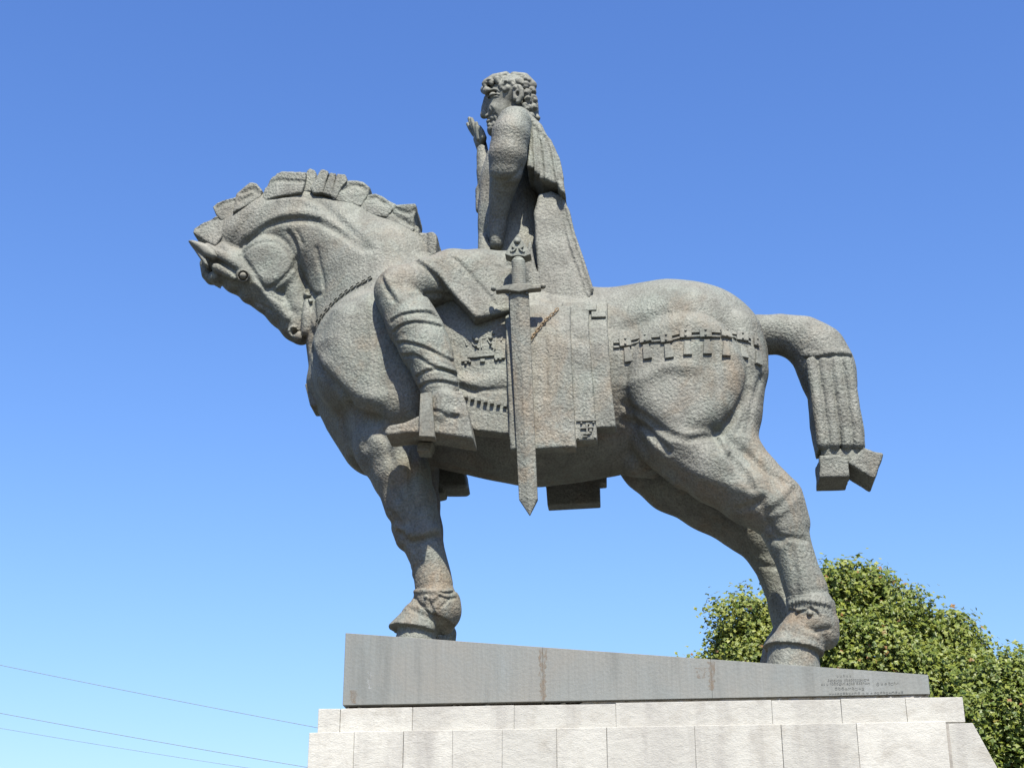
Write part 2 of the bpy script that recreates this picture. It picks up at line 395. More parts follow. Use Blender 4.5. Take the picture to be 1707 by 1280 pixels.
# lower courses, below the frame
zz = z2b; xL, xR = -1.50, bx(1622, 1200, Y2)+0.20; yy = 0.87
for c in range(6):
    hgt = 0.5 if c < 5 else zz-0.75
    for side in (-1, 1):
        x = xL; nn = 6; cuts = [xL]+sorted(xL+(xR-xL)*((i+1)/nn+random.uniform(-0.03, 0.03)) for i in range(nn-1))+[xR]
        for a, b in zip(cuts[:-1], cuts[1:]):
            block(a, b, zz-hgt, zz, -yy if side < 0 else 0.3, -0.3 if side < 0 else yy)
    zz -= hgt; xL -= 0.01; xR += 0.05; yy += 0.012
core2 = mesh_obj('mortar_core', [(x, y, z) for z in (z2b, 3.962) for x, y in ((-1.46, -0.838), (3.3, -0.838), (3.3, -0.60), (-1.46, -0.60))],
                [(0, 1, 5, 4), (1, 2, 6, 5), (2, 3, 7, 6), (3, 0, 4, 7), (4, 5, 6, 7), (3, 2, 1, 0)], MORTAR, smooth=False); child_world(core2, ped)
core = mesh_obj('mortar_core', [(x, y, z) for z in (0.35, 4.13) for x, y in ((-1.40, -0.786), (3.38, -0.786), (3.38, 0.77), (-1.40, 0.77))],
                [(0, 1, 5, 4), (1, 2, 6, 5), (2, 3, 7, 6), (3, 0, 4, 7), (4, 5, 6, 7), (3, 2, 1, 0)], MORTAR, smooth=False); child_world(core, ped)
for i, (e, z0, z1) in enumerate(((0.45, 0.5, 0.75), (0.9, 0.25, 0.5), (1.4, 0.0, 0.25))):
    o = mesh_obj('step', [(x, y, z) for z in (z0, z1) for x, y in ((-1.5-e, -0.9-e), (4.1+e, -0.9-e), (4.1+e, 0.9+e), (-1.5-e, 0.9+e))],
                 [(0, 1, 5, 4), (1, 2, 6, 5), (2, 3, 7, 6), (3, 0, 4, 7), (4, 5, 6, 7), (3, 2, 1, 0)], STONE, smooth=False); bevel(o, 0.012); child_world(o, ped)

# ------------------------------------------------------------------ BRONZE PLINTH, a wedge
YP = -0.68
plinth = empty('bronze_plinth', (1.0, 0, 4.17)); tag(plinth, 'wedge shaped grey bronze plinth between the horse hooves and the stone pedestal', 'plinth')
def plz(x): return 4.783+(x+1.25)*(4.358-4.783)/(3.217+1.25)
cuts = [-1.255, bx(905, 1130, YP), bx(1186, 1130, YP), 3.214]
for i, (a, b) in enumerate(zip(cuts[:-1], cuts[1:])):
    e0 = 0.0 if i == 0 else 0.0003; e1 = 0.0003 if i < 2 else 0
    v = [(x, y, z) for x in (a+e0, b-e1) for y in (YP, 0.68) for z in (4.213, plz(x))]
    o = mesh_obj('plinth_section', v, [(0, 4, 5, 1), (2, 3, 7, 6), (0, 1, 3, 2), (4, 6, 7, 5), (1, 5, 7, 3), (0, 2, 6, 4)], PLATE, smooth=False)
    bevel(o, 0.0022, 1); child_world(o, plinth)
# mortar bed, ragged, under the plinth
v = []; f = []; n = 160
for i in range(n+1):
    x = -1.22+(3.20+1.22)*i/n; e = random.uniform(-0.012, 0.02)*(1 if i % 3 else 2)
    fx = min(1, max(0, (x+1.25)/4.4))
    zt = 4.2105 if fx > 0.42 else 4.178+0.033*random.random()**1.5
    v += [(x, YP+0.045-0.03*fx+e, 4.158), (x, YP+0.05-0.03*fx+e*0.5, zt), (x, 0.6, zt), (x, 0.6, 4.158)]
for i in range(n):
    a = i*4
    for j in range(4): f.append((a+j, a+(j+1) % 4, a+4+(j+1) % 4, a+4+j)[::-1])
f += [(0, 1, 2, 3), (n*4+3, n*4+2, n*4+1, n*4)]
o = mesh_obj('mortar_bed', v, f, MORTAR, smooth=False); child_world(o, ped)
o = mesh_obj('packing_layer', [(x, y, z) for z in (4.166, 4.2125) for x, y in ((-1.22, -0.60), (3.17, -0.60), (3.17, 0.60), (-1.22, 0.60))],
             [(0, 1, 5, 4), (1, 2, 6, 5), (2, 3, 7, 6), (3, 0, 4, 7), (4, 5, 6, 7), (3, 2, 1, 0)], DARKGAP, smooth=False); child_world(o, ped)
# rust and mineral stains are thin deposits on the joints
def stain(px, py0, py1, wpx, m, name='stain'):
    v = []; f = []; n = 22
    for i in range(n+1):
        t = i/n; py = py0+(py1-py0)*t; c = P(px+random.uniform(-1, 1), py, YP-0.0012); wd = wpx*SC(px, py, YP)*(0.6+0.5*random.random())*(1-0.3*t)/2
        v += [(c[0]-wd, YP-0.0012, c[2]), (c[0]+wd*random.uniform(0.6, 1), YP-0.0012, c[2])]
    for i in range(n): f.append((2*i, 2*i+2, 2*i+3, 2*i+1))
    o = mesh_obj(name, v, f, m, smooth=False); return child_world(o, plinth)
def stain_mat(name, col, a):
    m, n, l, b = mat(name, 0.9); p = position(n); b.inputs['Base Color'].default_value = (*col, 1)
    l.new(mapr(n, l, noise(n, l, mapping(n, l, p, (1, 1, 0.4)), 28, 5, 0.7), 0.40, 0.62, 0.0, a), b.inputs['Alpha']); return m
SR = stain_mat('rust_deposit', (0.1600, 0.1200, 0.0840), 0.55); SW = stain_mat('lime_deposit', (0.2736, 0.2812, 0.2736), 0.8)
stain(905.5, 1081, 1167, 17, SR, 'rust_stain'); stain(1187, 1102, 1150, 15, SR, 'rust_stain'); stain(1170, 1112, 1130, 22, SR, 'rust_stain'); stain(590, 1150, 1172, 16, SR, 'rust_stain')
stain(616, 1120, 1148, 9, SW, 'lime_stain')
# inscription, worn Georgian letters
def line(txt, px, py, hpx, wpx):
    cu = bpy.data.curves.new('inscription', 'FONT'); cu.body = txt; cu.extrude = 0.0012; cu.align_x = 'LEFT'
    o = bpy.data.objects.new('inscription', cu); COL.objects.link(o)
    bpy.context.view_layer.update(); dg = bpy.context.evaluated_depsgraph_get()
    me = bpy.data.meshes.new_from_object(o.evaluated_get(dg)); bpy.data.objects.remove(o)
    co = np.array([q.co for q in me.vertices]);
    if len(co) == 0: return
    w0 = co[:, 0].max()-co[:, 0].min(); h0 = co[:, 1].max()-co[:, 1].min(); u = SC(px, py, YP)
    p0 = P(px, py, YP)
    for q in me.vertices:
        x, y, z = q.co; q.co = (p0[0]+(x-co[:, 0].min())/w0*wpx*u, YP-0.0012-z*0.8, p0[2]+(y-co[:, 1].min())/h0*hpx*u)
    me.materials.clear(); me.materials.append(BRONZE_DARK); t = bpy.data.objects.new('inscription', me); COL.objects.link(t); child_world(t, plinth)
line('ს ს ჩ ს ს', 1395, 1128, 4, 24); line('პლგსვვ  ეზვბხუევსლჲ', 1380, 1136.5, 5.5, 68)
line('ჲს ს ჩზმნლო ჰეზმ ნპმჩხო', 1369, 1143, 5.5, 80); line('მზნაოზუავ', 1392, 1151, 6, 48)
line('ასაბუნზუარმ ს ს ა ბუნზუარმსნ', 1382, 1158, 4, 122); line('ტ ს ჲ ზუჩო', 1461, 1142.5, 6, 38)

# ------------------------------------------------------------------ THE STATUE
statue = empty('equestrian_statue', (1.0, 0, 4.6))
tag(statue, 'weathered grey-green bronze king on a horse with bowed head, raising one hand', 'statue')
def sc_parent(o, par=None): return child_world(o, statue) if par is None else o

G = Grid((-3.15, -1.02, 4.15), (2.75, 0.98, 9.6), 0.0125)
# trunk
G.limb([(622, 600, 0, 104), (690, 590, 0, 150), (790, 612, 0, 170), (900, 640, 0, 164), (1000, 636, 0, 150), (1120, 608, 0, 134), (1152, 606, 0, 124)], 0.06, 0.75, kk=0.25)
G.ell(1120, 575, 0, 150, 103, 0.62, 0, 0.1)
# neck and poll
G.limb([(640, 520, 0, 122), (626, 468, 0, 104), (562, 408, 0, 78), (500, 376, 0, 60), (445, 374, 0, 51), (398, 391, 0, 39), (376, 404, 0, 32)], 0.12, 0.72, kk=0.12)
G.limb([(600, 560, 0, 88), (585, 480, 0, 66), (560, 440, 0, 50)], 0.1, 0.8)
# shoulder mass, near and far
for sgn, x, y in ((-1, 607, 590), (1, 622, 625)):
    G.ell(x, y, sgn*0.36, 88, 113, 0.40, 8, 0.03)
    G.ell(x+55, y+10, sgn*0.36, 66, 98, 0.33, 0, 0.05)
G.limb([(560, 640, 0, 48), (590, 690, 0, 52), (625, 735, 0, 58)], 0.06, 1.3)
for sgn, dx_, dy_ in ((-1, 0, 0), (1, 14, 40)):
    pl_ = [(a+dx_, b+dy_) for a, b in ((522, 560), (530, 605), (560, 650), (598, 684), (645, 704), (700, 708), (730, 660), (735, 560), (700, 490), (610, 470), (545, 500))]
    G.slab(pl_, -0.79 if sgn < 0 else 0.1, -0.1 if sgn < 0 else 0.76, 0.26, 0.02)
# fore legs
def fore(Y, dx, dy, k=0.03, rs=1.0):
    sh_ = 0.13 if rs < 1 else 0.0
    T = lambda pts: [(a+dx-(b-850)*sh_, b+dy, Y+c, r*rs) for a, b, c, r in pts]
    G.limb(T([(640, 690, 0.10, 64), (652, 745, 0.03, 60), (668, 790, 0, 48), (684, 835, 0, 41.5), (692, 862, 0, 39)]), 0.05, 1.05, kk=0.05)
    G.limb(T([(694, 868, 0, 38), (699, 890, 0, 38), (708, 915, 0, 31)]), 0.02)
    G.limb(T([(708, 912, 0, 32), (718, 945, 0, 30), (723, 975, 0, 32)]), 0.015)
    if rs == 1: G.limb(T([(672, 880, 0, 20), (676, 900, 0, 16)]), 0.03); G.limb(T([(655, 800, -0.06, 24), (662, 850, -0.08, 20)]), 0.04)
    G.limb(T([(726, 998, 0, 35), (728, 1014, 0, 33)]), 0.015)
    G.limb(T([(746, 1008, 0.04, 22), (747, 1024, 0.06, 21), (740, 1040, 0.08, 18)]), 0.02)
    c = P(694+dx, 1053+dy, Y)
    G.limb(T([(712, 1015, 0, 30), (702, 1036, 0, 37), (690, 1062, 0, 48)]), 0.015, 0.95, cut=[(c, (-0.17, -0.05, -1)), (P(728+dx, 1050+dy, Y), (1, 0, -0.1))])
    q = P(694+dx, 1058+dy, Y); u = SC(694, 1058, Y)
    G.limb3([(q+np.array([0.0, 0, 0.0]), 33*u), (q+np.array([-0.02, 0, -0.25]), 42*u)], 0.004, 0.95)
fore(-0.36, 0, 0); fore(0.34, 19, 48, rs=0.76)
G.limb([(578, 682, -0.60, 9), (602, 705, -0.68, 14), (645, 724, -0.74, 17), (690, 730, -0.78, 17), (720, 722, -0.80, 14)], 0.035, mode='sub')
# hind legs
def hind(Y, dx, dy, far=False):
    T = lambda pts: [(a+dx, b+dy, Y+c, r) for a, b, c, r in pts]
    if not far:
        G.ell(1140, 622, Y+0.06, 106, 112, 0.36, 0, 0.02)
        G.slab([(1143+104*math.cos(a_*0.3142), 617+110*math.sin(a_*0.3142)) for a_ in range(20)], -0.665, -0.1, 0.17, 0.015)
        G.limb(T([(1226, 560, 0.14, 46), (1232, 620, 0.10, 47), (1226, 690, 0.06, 43), (1222, 740, 0.02, 40), (1262, 785, 0, 32), (1303, 822, 0, 31)]), 0.03, 1.1, kk=0.04)
        G.limb(T([(1098, 690, 0.08, 50), (1130, 742, 0.03, 52), (1190, 786, 0, 51), (1250, 826, 0, 47), (1288, 850, 0, 46)]), 0.04, 1.15, kk=0.06)
        G.limb(T([(1062, 715, 0.10, 26), (1095, 752, 0.06, 28), (1140, 790, 0.02, 26)]), 0.03)
    else:
        G.ell(1150, 690, Y-0.06, 100, 100, 0.34, 0, 0.05)
        G.limb(T([(1052, 740, 0, 44), (1085, 772, 0, 50), (1122, 800, 0, 53), (1180, 833, 0, 50), (1240, 875, 0, 42), (1272, 905, 0, 38)]), 0.05, 1.1, kk=0.06)
    if not far:
        G.limb(T([(1298, 846, 0, 44), (1308, 880, 0, 41), (1316, 908, 0, 36)]), 0.02)
        G.limb(T([(1312, 826, 0, 27), (1322, 870, 0, 28)]), 0.02)
        G.limb(T([(1317, 905, 0, 35), (1332, 950, 0, 33.5), (1344, 985, 0, 36)]), 0.015)
        G.limb(T([(1352, 1015, 0, 39), (1356, 1040, 0, 38)]), 0.012)
        G.limb(T([(1372, 1040, 0, 27), (1374, 1058, 0, 25)]), 0.03)
        c = P(1327, 1085, Y)
        G.limb(T([(1345, 1040, 0, 36), (1334, 1068, 0, 43), (1322, 1100, 0, 56)]), 0.02, 0.95, cut=[(c, (-0.16, -0.05, -1)), (P(1373, 1080, Y), (1, 0, -0.05))])
        q = P(1318, 1095, Y); u = SC(1318, 1095, Y)
        G.limb3([(q+np.array([0.02, 0, 0.02]), 42*u), (q+np.array([0.0, 0, -0.3]), 52*u)], 0.004, 0.95)
    else:
        G.limb(T([(1268, 905, 0, 35), (1288, 945, 0, 30), (1304, 990, 0, 27), (1312, 1020, 0, 29), (1320, 1050, 0, 30), (1312, 1085, 0, 40), (1308, 1130, 0, 44)]), 0.02)
hind(-0.38, 0, 0); hind(0.36, 0, 0, True)
# knee of the groin, sheath
G.limb([(1060, 770, -0.1, 26), (1085, 778, -0.05, 20)], 0.05)
# head
G.limb([(372, 430, 0, 27), (398, 455, 0, 33), (440, 482, 0, 33), (470, 520, 0, 24), (492, 545, 0, 22), (502, 556, 0, 19)], 0.03, 1.15, kk=0.05)
G.limb([(486, 470, 0, 26), (500, 520, 0, 22), (508, 548, 0, 19)], 0.02, 1.25, kk=0.03)
G.ell(447, 436, -0.06, 48, 48, 0.20, 0, 0.025)
G.slab([(447+45*math.cos(a_*0.3142), 436+46*math.sin(a_*0.3142)) for a_ in range(20)], -0.246, -0.05, 0.12, 0.03)
G.limb([(359, 462, -0.1, 11), (365, 468, 0.1, 11)], 0.02)
G.limb([(345, 414, -0.15, 9), (372, 428, -0.20, 9), (402, 446, -0.215, 8), (420, 462, -0.20, 7)], 0.012)
G.limb([(362, 446, -0.17, 9), (384, 457, -0.19, 8), (392, 462, -0.19, 6)], 0.012)
G.ell(406, 459, -0.19, 13, 13, 0.07, 0, 0.012)
G.limb([(420, 466, -0.17, 9), (450, 494, -0.15, 9), (478, 530, -0.13, 8)], 0.03)
G.limb([(488, 552, -0.13, 9), (498, 562, -0.13, 8)], 0.012)
for x, y in ((383, 482), (408, 500), (434, 515), (462, 534)): G.limb([(x+6, y-7, -0.06, 13), (x+6, y-7, 0.06, 13)], 0.025)
G.limb([(512, 505, -0.16, 7), (513, 530, -0.16, 11), (512, 552, -0.15, 10)], 0.015)
G.limb([(343, 440, 0, 10), (345, 458, 0, 9), (352, 466, 0, 9)], 0.02, 1.3)
# muscle creases, bosses, folds
G.carve(C1([(330, 560), (400, 450), (500, 330), (640, 265), (780, 262), (900, 300), (1000, 385), (1100, 480), (1230, 600)]), 0.035, 0.035)
G.carve(C1([(300, 600), (380, 480), (480, 350), (640, 290), (780, 285), (900, 340)]), -0.02, 0.03)
G.carve(C1([(440, 560), (540, 470), (640, 425), (760, 410), (880, 425), (1000, 480), (1100, 540), (1190, 600)]), 0.06, 0.03)
G.carve(C1([(470, 530), (560, 455), (660, 385), (780, 370), (900, 390)]), -0.03, 0.045)
G.carve(C1([(395, 640), (450, 590), (520, 560), (600, 556), (680, 600), (730, 670), (740, 715)]), 0.03, 0.017, 4)
G.carve(C1([(700, 495), (740, 560), (760, 640), (750, 710), (800, 800), (850, 885), (870, 905)]), 0.06, 0.02, 4)
G.carve(C1([(760, 490), (790, 570)]), 0.03, 0.016, 4)
G.carve(C1([(880, 600), (900, 700), (925, 800), (925, 885), (870, 910), (868, 1000), (875, 1080)]), 0.035, 0.02, 4)
G.carve(C1([(740, 715), (680, 780), (600, 845), (560, 865)]), 0.035, 0.015, 4)
G.carve(C1([(400, 650), (470, 740), (540, 850), (600, 910), (660, 940)]), 0.03, 0.016, 4)
G.carve(C1([(200, 690), (260, 690), (320, 730), (350, 770)]), 0.05, 0.016, 4)
G.carve(C1([(500, 950), (560, 985), (590, 1000)]), 0.025, 0.014, 4)
G.carve(C1([(480, 820), (560, 880), (640, 960), (700, 1050)]), -0.012, 0.02, 4)
G.carve(C8([(170, 400), (165, 500), (190, 590), (250, 680), (330, 760), (400, 840), (450, 920), (520, 990), (640, 1030)]), 0.075, 0.038)
G.carve(C8([(210, 480), (240, 580), (330, 680), (430, 780), (520, 850), (640, 880)]), -0.03, 0.06)
G.carve(C8([(540, 1040), (560, 1100), (545, 1200)]), 0.03, 0.04)
G.carve([(640, 720), (655, 780), (662, 830)], 0.03, 0.03); G.carve([(690, 760), (685, 810), (700, 850)], 0.02, 0.03)
G.carve(C6([(310, 720), (360, 765), (410, 762), (500, 738)]), 0.05, 0.020); G.carve(C6([(300, 690), (380, 725), (480, 700)]), -0.025, 0.035); G.carve(C6([(360, 780), (380, 850), (375, 960)]), -0.02, 0.03)
G.carve(C6([(260, 620), (320, 690), (340, 760), (380, 800)]), 0.03, 0.025)
# haunch
G.carve(C5([(860, 400), (885, 500), (870, 620), (815, 740), (720, 860), (620, 880), (520, 890), (420, 850), (320, 780), (200, 700)]), 0.05, 0.028)
G.carve(C5([(880, 620), (860, 700), (855, 780), (820, 850)]), 0.03, 0.025); G.carve(C5([(950, 560), (900, 700), (870, 850)]), 0.025, 0.03)
G.carve(C5([(200, 600), (300, 560), (420, 500), (560, 500)]), -0.018, 0.05); G.carve(C5([(140, 290), (250, 270), (420, 200)]), 0.02, 0.05)
G.carve(C5([(200, 790), (300, 820), (380, 900), (440, 960)]), 0.045, 0.028); G.carve(C5([(500, 900), (620, 865), (720, 890), (760, 960)]), -0.03, 0.03)
G.carve(C5([(700, 890), (770, 980), (850, 1070), (900, 1160)]), 0.045, 0.028); G.carve(C5([(860, 960), (960, 1060), (1080, 1130)]), 0.02, 0.03)
G.carve(C5([(300, 850), (420, 960), (560, 1060), (760, 1140), (900, 1180)]), -0.015, 0.05)
G.carve(C7([(590, 470), (680, 440), (700, 420)]), 0.025, 0.025); G.carve(C7([(730, 610), (800, 600), (900, 610)]), 0.032, 0.022)
G.carve(C7([(600, 640), (680, 720), (760, 740)]), 0.02, 0.02); G.carve(C7([(830, 640), (850, 750), (860, 880)]), 0.015, 0.03)
G.carve(C7([(850, 380), (800, 440), (740, 480)]), 0.025, 0.03); G.carve(C7([(690, 440), (740, 560), (790, 620)]), 0.02, 0.03)
_h = G.hit(489, 548)
if _h:
    _c = _h[0]; G.limb3([(_c+np.array([-0.01, -0.02, -0.01]), 0.040), (_c+np.array([0.02, 0.10, -0.02]), 0.028)], 0.012, mode='sub')
# fetlock masks: brows, nose, lids
G.carve(CF([(520, 300), (560, 390), (620, 470), (700, 530)]), 0.028, 0.010, 2); G.carve(CF([(840, 495), (920, 430), (970, 370), (990, 310)]), 0.028, 0.010, 2)
G.carve(CF([(800, 440), (830, 540), (880, 640), (950, 700)]), 0.03, 0.010, 2); G.carve(CF([(1000, 350), (1080, 390), (1150, 390), (1260, 300)]), 0.028, 0.010, 2)
G.carve(CF([(1040, 530), (1110, 450)]), 0.022, 0.009, 2); G.carve(CF([(480, 580), (620, 660), (780, 720), (900, 790)]), 0.035, 0.014, 2)
G.carve(CF([(520, 290), (700, 280), (900, 290), (1100, 290), (1300, 260)]), -0.022, 0.014, 3)
G.carve(CF([(600, 400), (640, 600)]), -0.012, 0.012, 2)
G.carve(CG([(600, 250), (640, 330), (760, 360), (860, 330), (920, 290)]), 0.028, 0.011, 2); G.carve(CG([(930, 310), (1020, 370), (1030, 400)]), 0.025, 0.010, 2)
G.carve(CG([(600, 240), (720, 200), (860, 190), (1000, 200), (1200, 230)]), -0.022, 0.018, 3); G.carve(CG([(680, 340), (710, 450)]), 0.022, 0.010, 2)
for x in (640, 700, 760, 810, 860, 900): G.carve(CG([(x, 200), (x-5, 290)]), 0.012, 0.008, 2)
G.carve(CG([(880, 600), (1000, 660), (1080, 630), (1210, 615)]), 0.03, 0.014, 2); G.carve(CG([(870, 420), (910, 440), (950, 420)]), 0.015, 0.009, 2)

# hand-worked surface: irregular swellings all over
def lump(G, amp, freq):
    X, Y, Z = np.meshgrid(G.ax[0], G.ax[1], G.ax[2], indexing='ij', sparse=True)
    r = np.random.default_rng(3); N = 0
    for f in (freq, freq*2.1):
        for _ in range(4):
            d = r.normal(size=3); d /= np.linalg.norm(d); ph = r.uniform(0, 6.28)
            N = N+np.sin(f*(d[0]*X+d[1]*Y+d[2]*Z)+ph+1.3*np.sin(f*0.6*(d[1]*X+d[2]*Y+d[0]*Z)))*(freq/f)
    G.D += (amp*N/4).astype(np.float32)
lump(G, 0.0035, 14.0)
horse = G.mesh('horse', BRZ); child_world(horse, statue)
hchild = lambda o: (setattr(o, 'parent', horse), o)[1]

# ---- ornaments laid on the surface
def frame_on(px, py, grid=G, rot=0.0, hint=None):
    h = grid.hit(px, py)
    if h is None: return None
    q, n = h; up = np.array([0, 0, 1.0]); r = np.cross(up, n)
    if np.linalg.norm(r) < 0.05: r = np.array([1.0, 0, 0])
    r /= np.linalg.norm(r); u = np.cross(n, r)
    c, s = math.cos(rot), math.sin(rot); r, u = r*c+u*s, u*c-r*s
    return q, r, u, n
def plate(name, px, py, wpx, hpx, t, parent, rot=0.0, grid=G, mt=BRZ_FINE, wb=None, sink=0.012, wd=0.004):
    F = frame_on(px, py, grid, rot)
    if F is None: return None
    q, r, u, n = F; k = SC(px, py, q[1]); a = wpx*k/2; b = hpx*k/2; c = (wb if wb else wpx)*k/2
    v = []
    for zz in (-sink, t):
        for x, y in ((-c, -b), (c, -b), (a, b), (-a, b)): v.append(q+r*x+u*y+n*zz)
    o = mesh_obj(name, v, [(0, 3, 2, 1), (4, 5, 6, 7), (0, 1, 5, 4), (1, 2, 6, 5), (2, 3, 7, 6), (3, 0, 4, 7)], mt, parent, smooth=False)
    if wd: bevel(o, wd, 1)
    return o
def stud(name, px, py, rpx, h, parent, grid=G, mt=BRZ_FINE, ring=False, off=0.0):
    F = frame_on(px, py, grid)
    if F is None: return None
    q, r, u, n = F; R = rpx*SC(px, py, q[1]); v = []; f = []; N = 12; L = 4
    prof = [(R, -0.01), (R, h*0.35), (R*0.82, h*0.8), (R*0.45, h), ] if not ring else [(R, -0.01), (R, h), (R*0.78, h), (R*0.70, h*0.3), (R*0.5, h*0.7)]
    for a, z in prof:
        for i in range(N):
            t = 2*math.pi*i/N; v.append(q+r*a*math.cos(t)+u*a*math.sin(t)+n*(z+off))
    for j in range(len(prof)-1):
        for i in range(N): f.append((j*N+i, j*N+(i+1) % N, (j+1)*N+(i+1) % N, (j+1)*N+i))
    f.append(tuple((len(prof)-1)*N+i for i in range(N)))
    return mesh_obj(name, v, f, mt, parent)
# breeching strap round the haunch
sq = CR([(238, 292), (437, 258), (628, 252), (812, 212), (1003, 205), (1195, 216), (1352, 240), (1478, 292), (1562, 372)])
pe = CR([(266, 398), (445, 370), (650, 365), (830, 335), (1018, 325), (1198, 345), (1360, 375), (1500, 430), (1580, 500)])
for i, (s_, d_) in enumerate(zip(sq[:8], pe[:8])):
    sh = 1.0 if i < 6 else (0.75, 0.55, 0.4)[i-6]; rot = -0.25 if i < 3 else (0.0 if i < 6 else 0.25)
    rot = (-0.12, -0.1, -0.12, 0, 0, 0.05, 0.1, 0.1, 0.1)[i]*-1
    plate('strap_plate', s_[0], s_[1], 20*sh if i > 6 else 20, 16, 0.024, horse, rot)
    for dx in (): plate('strap_tab', s_[0]+dx, s_[1]+10, 7*sh, 6, 0.018, horse, rot, wd=0.002)
    for dy in (-4.5, 4.0): stud('strap_stud', s_[0], s_[1]+dy, 2.3*(0.6+0.4*sh), 0.016, horse, off=0.018)
    plate('pendant', d_[0], d_[1]+2, 10, 26, 0.020, horse, rot, wb=15)
for i in range(7):
    a, b = sq[i], sq[i+1]; mx, my = (a[0]+b[0])/2, (a[1]+b[1])/2; gp = max(3, math.hypot(b[0]-a[0], b[1]-a[1])-18); rot = -math.atan2(b[1]-a[1], b[0]-a[0])
    for dy in (-2.5, 4.5): plate('strap_bar', mx, my+dy, gp, 3.0, 0.016, horse, rot, wd=0.002)
for dy in (-1, 6.5): plate('strap_bar', CR([(155, 300)])[0][0], CR([(155, 300)])[0][1]+dy, 10, 3.0, 0.016, horse, 0.1, wd=0.002)
# chest strap of links
cp = dense(C8([(205, 345), (260, 270), (330, 190), (400, 130), (480, 75), (560, 35), (610, 5)]), 9.0)
for a, b in zip(cp[:-1], cp[1:]):
    rot = -math.atan2(b[1]-a[1], b[0]-a[0])
    nx_, ny_ = math.sin(-rot), -math.cos(-rot)
    for s_ in (-1.6, 1.6): plate('chest_strap_link', (a[0]+b[0])/2+nx_*s_, (a[1]+b[1])/2+ny_*s_, 6.5, 1.3, 0.02, horse, rot, wd=0, sink=0.004)
    plate('chest_strap_link', a[0], a[1], 1.6, 4.0, 0.022, horse, rot, wd=0, sink=0.004)
# bridle rosette, eye, nostril, bit ring
stud('bridle_rosette', 406, 459.5, 10.5, 0.05, horse, ring=True); stud('bridle_rosette', 406, 459.5, 6.5, 0.075, horse)
stud('bit_ring', 511, 495, 7.5, 0.06, horse, ring=True)
plate('bit_strap', 517, 504, 6, 8, 0.03, horse, 0.4)
# chest medallion
q = P(521, 665, 0.0)+np.array([-0.03, 0, 0])
md = mesh_obj('chest_medallion', [q+np.array([(-0.02 if k else 0.06)+a*0.03, y, z]) for k in (0, 1) for a, y, z in ((0, -0.13, 0.10), (0, 0.13, 0.10), (2.0, 0.13, -0.12), (2.0, -0.13, -0.12))],
              [(0, 3, 2, 1), (4, 5, 6, 7), (0, 1, 5, 4), (1, 2, 6, 5), (2, 3, 7, 6), (3, 0, 4, 7)], BRZ_FINE, horse, smooth=False); bevel(md, 0.015)

def fetlock_band(limbs, carves, ridges, bosses, lo, hi, Y):
    pts = [P(a, b, Y) for a, b, r_ in limbs]; g_ = Grid(np.min(pts, 0)-0.35, np.max(pts, 0)+0.35, 0.0075)
    for (a, b, r_), (a2, b2, r2) in zip(limbs[:-1], limbs[1:]): g_.limb([(a, b, Y, r_), (a2, b2, Y, r2)], 0.02)
    X, Y_, Z = np.meshgrid(g_.ax[0], g_.ax[1], g_.ax[2], indexing='ij', sparse=True)
    for (px, py, n_) in (lo, hi):
        c = P(px, py, Y); n_ = np.array(n_, float); n_ /= np.linalg.norm(n_)
        g_.D = np.maximum(g_.D, ((X-c[0])*n_[0]+(Y_-c[1])*n_[1]+(Z-c[2])*n_[2]).astype(np.float32))
    for p_, d_, w_ in carves: g_.carve(p_, d_, w_, 1.5)
    for p_, d_, w_ in ridges: g_.carve(p_, -d_, w_, 1.5)
    for x, y, r_ in bosses:
        h_ = g_.hit(x, y)
        if h_: g_.limb3([(h_[0], r_*SC(x, y, Y))], 0.006)
    return g_.mesh('fetlock_mask', BRZ, horse)
fetlock_band([(725, 996, 35.5), (729, 1008, 38.5), (732, 1018, 37.5)],
    [(CF([(560, 380), (620, 470), (710, 530)]), 0.035, 0.011), (CF([(830, 490), (920, 430), (975, 380)]), 0.035, 0.011), (CF([(800, 440), (840, 560), (880, 640), (950, 700)]), 0.04, 0.012),
     (CF([(990, 350), (1080, 390), (1150, 395)]), 0.035, 0.010), (CF([(1040, 530), (1120, 450)]), 0.03, 0.009), (CF([(600, 480), (640, 610)]), 0.03, 0.010), (CF([(1150, 410), (1300, 380)]), 0.03, 0.010), (CF([(1000, 290), (1150, 300), (1250, 270)]), 0.02, 0.010)],
    [(CF([(520, 275), (700, 268), (900, 275), (1100, 270), (1300, 240)]), 0.03, 0.016), (CF([(570, 350), (640, 450), (720, 510)]), 0.018, 0.010), (CF([(860, 460), (930, 400), (980, 330)]), 0.018, 0.012), (CF([(1000, 330), (1080, 370), (1150, 380)]), 0.018, 0.010), (CF([(650, 600), (800, 650), (900, 640)]), 0.015, 0.02)],
    [(710, 995, 3.6)], (700, 987, (0.05, 0, 1)), (712, 1024, (-0.42, 0, -1)), -0.36)
